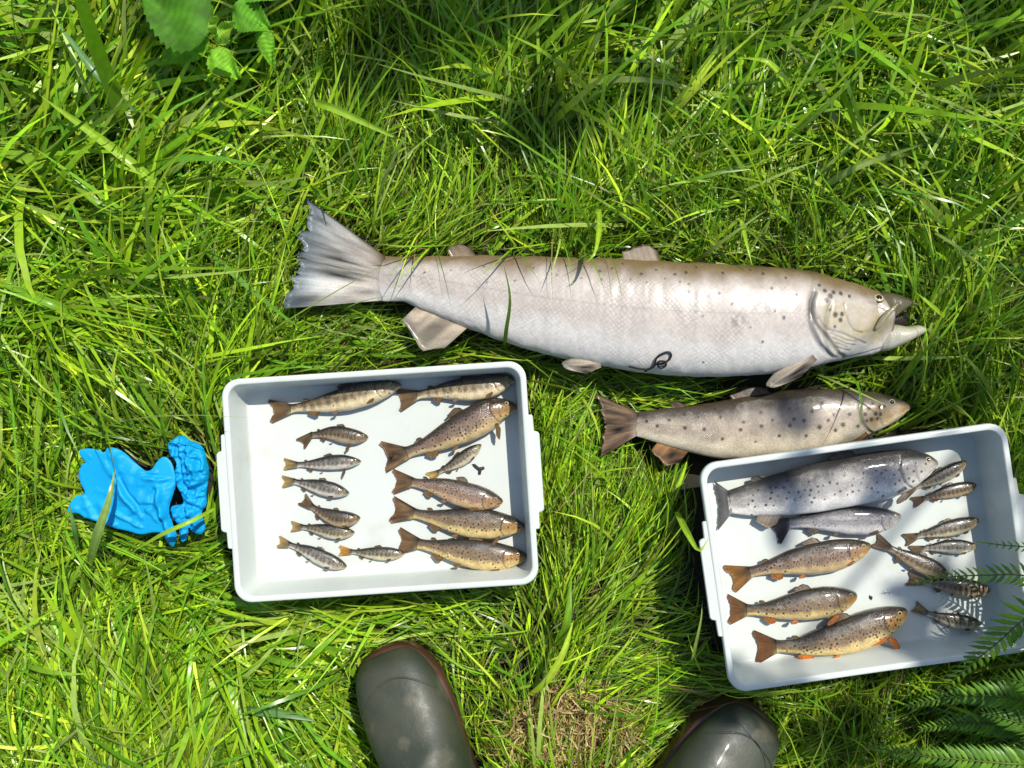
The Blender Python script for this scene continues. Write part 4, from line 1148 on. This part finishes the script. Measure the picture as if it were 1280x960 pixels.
# ------------------------------------------------------------------ broad-leaved plant at the top
def leaf(name, base, tip, width, z0, z1, col, parent, teeth=11, cup=.12):
    a = at(base[0], base[1], z0); b = at(tip[0], tip[1], z1)
    d = b-a; L = np.linalg.norm(d); x = d/L; y = np.array([-x[1], x[0], 0]); y /= np.linalg.norm(y); zz = np.cross(x, y)
    n = teeth*4+1; u = np.linspace(0, 1, n); Wd = width*mmpx(z0)/2
    hw = Wd*(np.sin(math.pi*u**.62)**.85*.98+.02)
    saw = (u*teeth) % 1.0
    hw = hw*(1+.20*(1-saw)-.08)
    V = []; C = []
    c = lin(col)
    ac = np.array([-1, -.66, -.33, 0, .33, .66, 1.0])
    for i in range(n):
        for q in ac:
            vein = .0007*math.sin(u[i]*teeth*2*math.pi-abs(q)*5)
            z = cup*abs(q)*hw[i]*1.2+vein-.10*L*u[i]**2+.004*math.sin(u[i]*7+q*3)
            V.append(a+x*u[i]*L+y*q*hw[i]+np.array([0, 0, 1])*z)
            C.append(c*(1.35 if q == 0 else 1.0)*(1+.04*math.cos(u[i]*teeth*2*math.pi-abs(q)*5)))
    o = mesh_np(name, np.array(V), grid_faces(n, 7), M['leaf'], col=np.array(C)); adopt(o, parent)
    return o
bl = empty('broad_leaved_plant', (*at(290, 20, 0)[:2], 0), 'broad toothed leaves of a weed at the top left edge of the grass', 'plant')
for (b, t, w, z0, z1, c) in [((262, 42), (172, -8), 78, .12, .13, (72, 122, 28)), ((262, 44), (192, 78), 40, .11, .085, (130, 182, 46)), ((270, 52), (292, 26), 22, .15, .16, (140, 186, 56)), ((292, 10), (338, 34), 44, .13, .11, (92, 150, 38)),  # leaf colours carry the light: big shaded leaf dark, sunlit small ones pale
                             ((325, 30), (342, 86), 22, .11, .09, (118, 176, 46)), ((262, 66), (300, 96), 34, .10, .09, (126, 182, 48)), ((240, -10), (230, 40), 60, .09, .08, (84, 140, 36)), ((300, -30), (350, -5), 50, .13, .12, (92, 150, 38)), ((262, 40), (272, 20), 16, .165, .18, (150, 190, 60))]:
    leaf('leaf', b, t, w, z0, z1, c, bl)
for a, b in (((262, 42, .12), (290, 22, .0)), ((292, 10, .13), (290, 22, .0)), ((325, 30, .11), (292, 24, 0.))):
    V, f = tube('s', catmull(np.array([at(*a), at((a[0]+b[0])/2, (a[1]+b[1])/2+4, .08), at(*b)]), 20), .0016, None, 7)
    adopt(mesh_np('stem', V, f, M['leaf'], col=np.tile(lin((110, 140, 60)), (len(V), 1))), bl)

# ------------------------------------------------------------------ grass
# regional habit of the sward: px, py, heading (deg, image up = 90), spread, length mm, width mm, upright, tone
CTRL = np.array([
    (60, 60, 130, 60, 150, 6.9, 0.45, 1), (180, 180, -30, 55, 150, 6.3, 0.35, 1), (60, 350, -28, 38, 140, 4.16, 0.35, 1), (220, 400, 55, 50, 120, 3.9, 0.45, 0.95), (420, 60, 70, 40, 130, 2.6, 0.55, 0.85),
    (520, 190, 62, 28, 105, 1.9, 0.6, 1), (560, 280, 75, 35, 80, 1.6, 0.6, 1.05), (700, 250, 80, 50, 100, 2.6, 0.5, 0.95), (700, 100, 60, 60, 140, 4.68, 0.5, 0.8), (850, 120, 45, 45, 140, 4.68, 0.4, 1),
    (960, 60, 40, 45, 140, 4.94, 0.4, 1), (1000, 220, 100, 80, 110, 3.9, 0.4, 1), (1150, 120, 50, 70, 130, 4.68, 0.4, 1.05), (1200, 300, 60, 60, 110, 3.9, 0.45, 0.95), (1200, 450, 80, 55, 95, 2.4, 0.5, 0.85),
    (950, 300, 120, 60, 80, 1.7, 0.5, 0.8), (420, 430, 48, 32, 90, 2.1, 0.5, 1), (320, 380, 60, 40, 100, 2.4, 0.5, 1), (600, 445, 30, 45, 70, 1.8, 0.5, 1), (720, 480, 20, 50, 70, 1.8, 0.5, 0.95),
    (770, 620, 88, 16, 110, 1.8, 0.35, 1.1), (720, 700, 100, 25, 105, 1.9, 0.35, 1.05), (800, 790, 25, 24, 95, 1.7, 0.35, 1.1), (700, 830, 60, 45, 95, 2.2, 0.4, 1), (600, 800, 160, 50, 100, 2.4, 0.4, 0.95),
    (470, 780, 140, 60, 90, 2.8, 0.45, 0.9), (300, 800, -50, 60, 120, 4.68, 0.3, 1), (170, 860, 88, 22, 120, 2.6, 0.2, 1.15), (60, 760, 40, 60, 120, 3.9, 0.3, 1.05), (60, 900, 120, 55, 120, 3.9, 0.3, 1.1),
    (380, 900, -25, 55, 120, 4.94, 0.35, 1), (620, 900, 150, 60, 90, 2.4, 0.35, 0.95), (820, 880, 15, 25, 90, 1.7, 0.35, 1.1), (1030, 900, 70, 60, 95, 2, 0.5, 0.75), (1100, 900, 60, 60, 90, 2, 0.5, 0.75),
    (100, 550, 120, 60, 90, 2.2, 0.45, 0.95), (60, 640, 30, 60, 110, 2.6, 0.35, 1)], float)
CX = (CTRL[:, 0]-640)*.001; CY = (480-CTRL[:, 1])*.001

def field(x, y):
    w = 1/((x[:, None]-CX)**2+(y[:, None]-CY)**2+.003)**1.6
    w /= w.sum(1, keepdims=True)
    h = np.radians(CTRL[:, 2])
    hx = w @ np.cos(h); hy = w @ np.sin(h)
    return np.arctan2(hy, hx), w @ CTRL[:, 3], w @ CTRL[:, 4], w @ CTRL[:, 5], w @ CTRL[:, 6], w @ CTRL[:, 7]

def erode(A, k):
    B = A.copy()
    for ax in (0, 1):
        C_ = B.copy()
        for d_ in range(-k, k+1): C_ = np.minimum(C_, np.roll(B, d_, ax))
        B = C_
    return B
CORE = erode(OCC, 4)
GREENS = np.array([lin(c) for c in [(142, 180, 28), (158, 194, 36), (126, 172, 28), (108, 158, 26), (178, 202, 54), (134, 172, 46), (96, 148, 28), (152, 176, 82)]])
def grow(n, x0, x1, y0, y1, lscale=1.0, wscale=1.0, layer='mid', S=5, keep_tone=1.0, clump=True, xy=None, head=None):
    x = rng.uniform(x0, x1, n); y = rng.uniform(y0, y1, n)
    if xy is not None: x, y = xy; clump = False
    if clump:                                       # tufts: pull the roots towards scattered centres
        nc = max(20, n//26)
        cx = rng.uniform(x0, x1, nc); cy = rng.uniform(y0, y1, nc)
        k = rng.integers(0, nc, n); sel = rng.random(n) < .6
        x = np.where(sel, cx[k]+rng.normal(0, .010, n), x); y = np.where(sel, cy[k]+rng.normal(0, .010, n), y)
        tuft = np.where(sel, rng.normal(0, 1, nc)[k], rng.normal(0, 1, n))
    else:
        tuft = rng.normal(0, 1, n)
    th, spread, ln, wd, upr, tone = field(x, y)
    dens = rng.random(n) < np.clip(2.7/wd, .35, 1)
    swirl = (fbm(x*7+40, y*7+11, 2)-.5)*2.2
    th = th+swirl*np.radians(spread)*1.1+np.radians(spread)*(.45*tuft+.65*rng.normal(0, 1, n))
    hum = fbm(x*9+71, y*9+13, 2)
    dens &= (hum > .40) | (rng.random(n) < .45)
    L = ln*.001*lscale*np.exp(rng.normal(0, .30, n))*(.55+.9*hum); Wd = wd*.00118*wscale*np.exp(rng.normal(0, .32, n))
    e0 = np.radians(np.clip(14+52*upr+rng.normal(0, 16, n), 6, 86))
    e1 = e0-np.radians(np.clip(rng.normal(62, 26, n), 5, 130))*(1.15-.35*upr)
    if layer == 'low':
        e0 = np.radians(rng.uniform(5, 45, n)); e1 = np.radians(rng.uniform(-18, 12, n))
    if layer == 'fringe':
        th = np.radians(head)+rng.normal(0, .75, n); L = rng.uniform(.10, .175, n) if head < 0 else rng.uniform(.06, .12, n); Wd = rng.uniform(.0012, .0034, n)
        e0 = np.radians(rng.uniform(72, 88, n)); e1 = np.radians(rng.uniform(-55, 15, n))
    kap = rng.normal(0, .35, n); pw = rng.uniform(.8, 2.2, n)
    i = np.arange(S+1)/S
    im = (np.arange(S)+.5)/S
    el = e0[:, None]+(e1-e0)[:, None]*im[None, :]**pw[:, None]
    hd = th[:, None]+kap[:, None]*im[None, :]
    ds = (L/S)[:, None]
    stp = np.stack([ds*np.cos(el)*np.cos(hd), ds*np.cos(el)*np.sin(hd), ds*np.sin(el)], -1)
    P = np.zeros((n, S+1, 3)); P[:, 0, 0] = x; P[:, 0, 1] = y; P[:, 0, 2] = -.008
    P[:, 1:] = P[:, :1]+np.cumsum(stp, 1)
    floor = .002+.012*rng.random(n)
    P[:, 1:, 2] = np.maximum(P[:, 1:, 2], floor[:, None]*np.minimum(1, np.arange(1, S+1)/2))
    # leave out what would grow through the things lying here
    ok = np.ones(n, bool) if layer == 'fringe' else dens
    for m in np.linspace(0, 1, 3*S+1):
        j = min(int(m*S), S-1); f = m*S-j
        q = P[:, j]*(1-f)+P[:, j+1]*f
        gi = np.clip(((q[:, 0]-GX0)/GS).astype(int), 0, gnx-1); gj = np.clip(((q[:, 1]-GY0)/GS).astype(int), 0, gny-1)
        hz = OCC[gi, gj]
        ok &= ~((hz > 0) & (q[:, 2] < hz+.004) & ((q[:, 2] > .024) | (CORE[gi, gj] > 0)))
        if layer != 'fringe': ok &= ~((CORE[gi, gj] > 0) & (Wd > .0026))
    P = P[ok]; n = len(P)
    Wd, hd, el, tone, kk = Wd[ok], hd[ok], el[ok], tone[ok], tuft[ok]
    hdv = np.concatenate([hd[:, :1], hd], 1); elv = np.concatenate([el[:, :1], el], 1)
    perp = np.stack([-np.sin(hdv), np.cos(hdv), np.zeros_like(hdv)], -1)
    nor = np.stack([-np.sin(elv)*np.cos(hdv), -np.sin(elv)*np.sin(hdv), np.cos(elv)], -1)
    roll = rng.normal(0, .75, n)[:, None]+rng.normal(0, .55, n)[:, None]*i[None, :]
    wdv = perp*np.cos(roll)[..., None]+nor*np.sin(roll)[..., None]
    prof = (.55+.45*np.sin(np.clip(i*2.2, 0, 1.57)))*(1-i**2.6)+.03
    off = wdv*(Wd[:, None]*.5*prof[None, :])[..., None]
    V = np.stack([P-off, P+off], 2)                  # n,S+1,2,3
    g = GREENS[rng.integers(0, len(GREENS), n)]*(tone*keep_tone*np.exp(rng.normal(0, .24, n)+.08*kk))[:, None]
    straw = (rng.random(n) < .10) & (Wd < .0022)
    g[straw] = lin((172, 150, 92))*rng.uniform(.5, 1.1, straw.sum())[:, None]
    basec = np.clip(1-i*2.2, 0, 1)[None, :, None]
    pale = lin((168, 170, 96))
    C = g[:, None, :]*(1-.35*basec)+pale*.35*basec*.8
    tipc = (np.clip((i-.82)/.18, 0, 1)[None, :, None])*(rng.random(n) < .18)[:, None, None]*.6
    C = C*(1-tipc)+lin((150, 130, 70))*tipc
    C = np.repeat(C[:, :, None, :], 2, 2)
    return V, C

def blades_to_mesh(name, parts, mat):
    Vs, Cs, Fs = [], [], []; o = 0
    for V, C in parts:
        n, s1 = V.shape[:2]
        b = (np.arange(n)*s1*2)[:, None]; k = np.arange(s1-1)[None, :]*2
        q = np.stack([b+k, b+k+1, b+k+3, b+k+2], -1).reshape(-1, 4)+o
        Vs.append(V.reshape(-1, 3)); Cs.append(C.reshape(-1, 3)); Fs.append(q); o += n*s1*2
    return mesh_np(name, np.vstack(Vs), np.vstack(Fs), mat, col=np.vstack(Cs), smooth=True)

parts = [
    grow(40000, -.80, .80, -.62, .66, .75, .9, 'low', S=4, keep_tone=.42),  # low layer coloured darker to deepen the shade between blades
    grow(60000, -.80, .80, -.62, .66, 1.0, 1.0, 'mid'),
    grow(9500, -.85, .85, -.66, .72, 1.15, 1.5, 'mid', S=6),
    grow(24000, -.75, .75, -.58, .60, .42, .9, 'mid', S=4, keep_tone=.8, clump=False),
    grow(26000, -1.9, 1.9, -1.7, 1.8, 1.2, 1.9, 'mid', S=4),
]
# beyond the near sward keep only what lies outside the densely sown middle
V, C = parts[4]
far = (np.abs(V[:, 0, 0, 0]) > .72) | (V[:, 0, 0, 1] > .58) | (V[:, 0, 0, 1] < -.55)
parts[4] = (V[far], C[far])
# taller tussocks along the top of the picture
V, C = grow(2600, -.65, .75, .42, .80, 1.5, 1.5, 'mid', S=6)
parts.append((V, C))
# blades arching over the back of the largest fish and of the trout below it, from the grass behind
for xa, ya, xb, yb, nn, hd_ in ((520, 304, 840, 314, 120, -90), (840, 318, 1050, 336, 70, -90), (860, 482, 1060, 476, 22, -90), (560, 452, 760, 470, 30, 80), (852, 600, 890, 860, 90, 60),
                                (262, 480, 284, 740, 40, 110), (300, 760, 670, 740, 60, 95), (276, 462, 650, 440, 40, -70), (930, 872, 1180, 840, 50, 80), (690, 470, 694, 720, 30, 80)):
    k_ = rng.random(nn)
    xx = xa+(xb-xa)*k_+rng.normal(0, 7, nn); yy = ya+(yb-ya)*k_-rng.uniform(-2, 20, nn)*(1 if hd_ < 0 else -.5)
    parts.append(grow(nn, 0, 0, 0, 0, 1.0, 1.0, 'fringe', S=7, xy=((xx-640)*.001, (480-yy)*.001), head=hd_))
# dead patch: thin out green blades
def thin(p, cx, cy, rx, ry, keep):
    V, C = p
    d = ((V[:, 0, 0, 0]-cx)/rx)**2+((V[:, 0, 0, 1]-cy)/ry)**2
    k = (d > 1+.5*(rng.random(len(V))-.5)) | (rng.random(len(V)) < keep)
    return V[k], C[k]
dpx, dpy = at(715, 915, 0)[:2]
parts = [thin(p, dpx, dpy, .058, .046, .45) for p in parts]
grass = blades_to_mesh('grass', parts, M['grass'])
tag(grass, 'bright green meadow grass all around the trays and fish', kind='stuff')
print('GRASS blades', sum(len(p[0]) for p in parts))

# dead thatch
n = 1000
r = np.sqrt(rng.random(n)); a = rng.uniform(0, 2*math.pi, n)
S = 5; x = dpx+.078*r*np.cos(a); y = dpy+.06*r*np.sin(a)
th = rng.uniform(0, 2*math.pi, n); L = rng.uniform(.015, .06, n)
hd = th[:, None]+rng.normal(0, 1.6, n)[:, None]*np.linspace(0, 1, S)[None]
el = rng.normal(.25, .4, (n, 1))-rng.uniform(0, .9, (n, 1))*np.linspace(0, 1, S)[None]
P = np.zeros((n, S+1, 3)); P[:, 0] = np.stack([x, y, rng.uniform(.0, .018, n)], -1)
P[:, 1:] = P[:, :1]+np.cumsum(np.stack([np.cos(el)*np.cos(hd), np.cos(el)*np.sin(hd), np.sin(el)], -1)*(L/S)[:, None, None], 1)
P[:, :, 2] = np.maximum(P[:, :, 2], .001)
w = rng.uniform(.0004, .0010, n)
hv = np.concatenate([hd[:, :1], hd], 1); off = np.stack([-np.sin(hv), np.cos(hv), rng.normal(0, .6, hv.shape)], -1)*(w[:, None]*(1-np.linspace(0, 1, S+1)**3*.9)[None])[..., None]
C = np.array([lin(c) for c in [(176, 148, 96), (150, 120, 74), (196, 176, 120), (120, 96, 60)]])[rng.integers(0, 4, n)]
V = np.stack([P-off, P+off], 2); C = np.broadcast_to(C[:, None, None, :], V.shape)
tag(blades_to_mesh('dead_grass', [(V, C)], M['straw']), 'patch of brown dead grass between the two boots', kind='stuff')

# single broad blades that stand out
def big_blade(pts, w, col, label):
    """pts (px,py,z) from the root to the tip"""
    P = catmull(np.array([at(a, b, z) for a, b, z in pts]), 22)
    T = np.gradient(P, axis=0); T /= np.linalg.norm(T, axis=1)[:, None]
    A = np.cross(np.array([0, 0, 1.0]), T); A /= np.linalg.norm(A, axis=1)[:, None]
    i = np.linspace(0, 1, 22)
    prof = (.6+.4*np.sin(np.clip(i*2.5, 0, 1.57)))*(1-i**3)+.02
    hw = w*.00048*prof
    tw = np.radians(random.uniform(-25, 25))+i*random.uniform(-.6, .6)
    Nn = np.cross(T, A)
    S_ = A*np.cos(tw)[:, None]+Nn*np.sin(tw)[:, None]; U = np.cross(T, S_)
    V = []; C = []
    c = lin(col)
    for k, u in ((-1, 1), (-.5, .45), (0, 0), (.5, .45), (1, 1)):
        V.append(P+S_*(hw*k)[:, None]+U*(hw*.35*u)[:, None])
        C.append(np.tile(c*(1.25 if k == 0 else 1.0), (22, 1))*(1-.15*i)[:, None])
    V = np.stack(V, 1).reshape(-1, 3); C = np.stack(C, 1).reshape(-1, 3)
    o = mesh_np('grass_blade', V, grid_faces(22, 5), M['grass'], col=C)
    tag(o, label, 'grass blade', 'single broad grass blades')
LG, MG, BG, PG = (150, 186, 50), (112, 156, 34), (104, 142, 84), (150, 172, 84)
for pts, w, c, lb in [
    ([(240, 268, .03), (198, 232, .065), (144, 188, .085), (50, 119, .075)], 13, LG, 'longest bright blade lying diagonally across the upper left grass'),
    ([(182, 152, .03), (150, 124, .06), (116, 87, .085), (69, 25, .08)], 11, BG, 'bluish green blade near the top left corner, pointing to the corner'),
    ([(195, 299, .03), (160, 280, .05), (118, 252, .07), (62, 205, .06)], 10, MG, 'slanting broad blade below the longest bright blade'),
    ([(370, 122, .03), (400, 130, .07), (425, 139, .085), (514, 181, .07)], 10, LG, 'bright blade pointing right above the tail of the largest fish'),
    ([(749, 262, .04), (748, 290, .11), (742, 318, .135), (726, 333, .128)], 8, LG, 'bright blade curling over the back of the largest fish'),
    ([(630, 436, .03), (632, 415, .095), (637, 372, .135), (629, 328, .142)], 6, (78, 112, 30), 'thin dark blade standing up across the side of the largest fish'),
    ([(926, 275, .04), (932, 300, .09), (940, 331, .10)], 6, LG, 'short bright blade touching the back of the largest fish'),
    ([(112, 706, .02), (122, 670, .085), (137, 623, .10), (144, 586, .088)], 14, (140, 164, 78), 'broad blade crossing the flattened blue glove'),
    ([(100, 690, .02), (95, 668, .08), (90, 645, .09), (86, 626, .085)], 10, (100, 140, 66), 'short dull blade at the lower left corner of the flattened glove'),
    ([(268, 636, .05), (240, 651, .085), (205, 667, .085), (165, 690, .05)], 6, LG, 'thin blade running below both gloves towards the tray'),
    ([(697, 806, .02), (704, 790, .05), (709, 770, .065), (713, 722, .055)], 13, MG, 'upright blade between the trays, above the yellow blade'),
    ([(662, 868, .02), (685, 848, .05), (704, 815, .065), (717, 775, .06)], 11, (178, 206, 60), 'bright yellow green curved blade above the dead patch'),
    ([(845, 640, .04), (858, 664, .11), (874, 688, .138), (886, 672, .134)], 9, LG, 'bent bright blade on the left rim of the tray by the ferns'),
    ([(864, 836, .02), (868, 812, .07), (876, 775, .10), (878, 750, .10)], 5, PG, 'thin pale blade alongside the left end of the tray by the ferns'),
    ([(300, 884, .02), (322, 888, .045), (352, 891, .055), (394, 901, .05)], 14, BG, 'broad bluish green blade lying level near the bottom, left of a boot'),
    ([(318, 812, .02), (345, 824, .05), (372, 830, .055), (404, 834, .045)], 12, MG, 'broad blade lying just below the tray by the gloves'),
    ([(990, 118, .02), (984, 108, .06), (961, 79, .09), (925, 72, .075)], 11, LG, 'arched blade in the upper right grass, bending to the left'),
    ([(1022, 238, .02), (1040, 226, .05), (1078, 205, .075), (1154, 180, .065)], 10, PG, 'pale grey green blade in the grass above the fish head'),
    ([(1076, 108, .02), (1074, 85, .07), (1070, 50, .10), (1064, 8, .09)], 7, MG, 'right one of two upright dark blades at the top right'),
    ([(1056, 110, .02), (1052, 92, .06), (1046, 66, .085), (1037, 38, .08)], 7, MG, 'left one of two upright dark blades at the top right'),
    ([(136, 486, .02), (124, 472, .055), (108, 450, .085), (92, 424, .08), (108, 416, .07)], 10, LG, 'hooked bright blade in the grass above the gloves'),
    ([(112, 400, .02), (84, 388, .06), (52, 375, .075), (-10, 350, .06)], 13, MG, 'broad blade at the left edge, level with the tail of the largest fish'),
    ([(1184, 400, .02), (1170, 388, .06), (1158, 377, .08), (1142, 363, .07)], 9, LG, 'short bright blade right in front of the largest fish mouth'),
    ([(404, 62, .02), (400, 92, .06), (390, 110, .085), (378, 138, .07)], 9, LG, 'short upright bright blade left of the dark hollow at the top'),
]:
    big_blade(pts, w, c, lb)

# ------------------------------------------------------------------ tree overhead: its boughs are out of the picture, they throw the dappled shade
def tree():
    base = Vector((2.3, 2.1, 0))
    root = empty('tree', base, 'small leafy tree beyond the upper right of the grass, shading parts of it', 'tree')
    P = catmull(np.array([(2.3, 2.1, -.05), (2.28, 2.08, .8), (2.15, 1.95, 1.7), (2.05, 1.9, 2.6), (1.95, 1.85, 3.4)]), 30)
    V, f = tube('t', P, .07, None, 14, np.linspace(1.2, .35, 30)); adopt(mesh_np('trunk', V, f, M['bark']), root)
    LV, LF, LC = [], [], []
    lv = np.array([(0, 0, 0), (.3, .26, .04), (.3, -.26, .04), (.65, .24, .02), (.65, -.24, .02), (1, 0, -.06), (.3, 0, 0), (.65, 0, 0)])
    lf3 = np.array([(0, 6, 1), (0, 2, 6), (3, 7, 5), (7, 4, 5)]); lf4 = np.array([(1, 6, 7, 3), (6, 2, 4, 7)])
    tris = []; quads = []; cnt = 0
    s = np.array(SUN)/SUN.z
    # spots on the ground (photo px) that lie in shade, their size (px) and how closely leaved
    for (px, py, rx, ry, nleaf, h) in [(530, 40, 80, 45, 60, 1.9), (440, 90, 40, 30, 12, 1.9), (320, 5, 70, 25, 30, 2.0), (215, 12, 40, 22, 22, 2.0), (690, 145, 52, 26, 44, 1.9), (640, 20, 50, 25, 22, 1.9), (810, 110, 34, 18, 8, 1.9), (1230, 20, 60, 30, 10, 2.2),
                                       (1235, 600, 34, 50, 14, 2.0), (1258, 730, 34, 50, 14, 2.0), (950, 660, 16, 60, 5, 2.1), (972, 520, 12, 22, 2, 2.1), (1130, 805, 60, 30, 12, 2.0), (1130, 740, 25, 20, 3, 2.0),
                                       (1050, 920, 90, 40, 14, 2.0), (1225, 890, 60, 40, 10, 2.0), (930, 330, 80, 14, 4, 2.1), (1190, 470, 50, 40, 14, 2.0), (935, 870, 60, 35, 14, 2.0), (1060, 640, 12, 30, 2, 2.0)]:
        g = at(px, py, .04)
        c = g+s*(h-.04)
        tw = catmull(np.array([P[18 if h < 2.05 else 22], (P[18]+c)/2+np.array([0, 0, .12]), c]), 14)
        V, f = tube('b', tw, .012, None, 6, np.linspace(1.3, .3, 14)); adopt(mesh_np('branch', V, f, M['bark']), root)
        for k in range(nleaf):
            a = rng.uniform(0, 2*math.pi); r = math.sqrt(rng.random())
            pz = rng.normal(0, .06)
            p = c+np.array([rx*.001*r*math.cos(a), ry*.001*r*math.sin(a), 0])+s*pz
            L = rng.uniform(.045, .075); yaw = rng.uniform(0, 6.28)
            x = np.array([math.cos(yaw), math.sin(yaw), rng.normal(-.2, .25)]); x /= np.linalg.norm(x)
            y = np.cross([0, 0, 1], x); y /= np.linalg.norm(y); y = y+np.array([0, 0, rng.normal(0, .3)]); z = np.cross(x, y)
            LV.append(p+L*((lv[:, :1]-.5)*x+lv[:, 1:2]*y+lv[:, 2:]*z)); tris.append(lf3+cnt); quads.append(lf4+cnt); cnt += 8
            LC.append(np.tile(lin((84, 126, 40))*rng.uniform(.8, 1.2), (8, 1)))
    o = mesh_np('crown', np.vstack(LV), [np.vstack(tris), np.vstack(quads)], M['leaf'], col=np.vstack(LC)); o["kind"] = "stuff"; adopt(o, root)
tree()
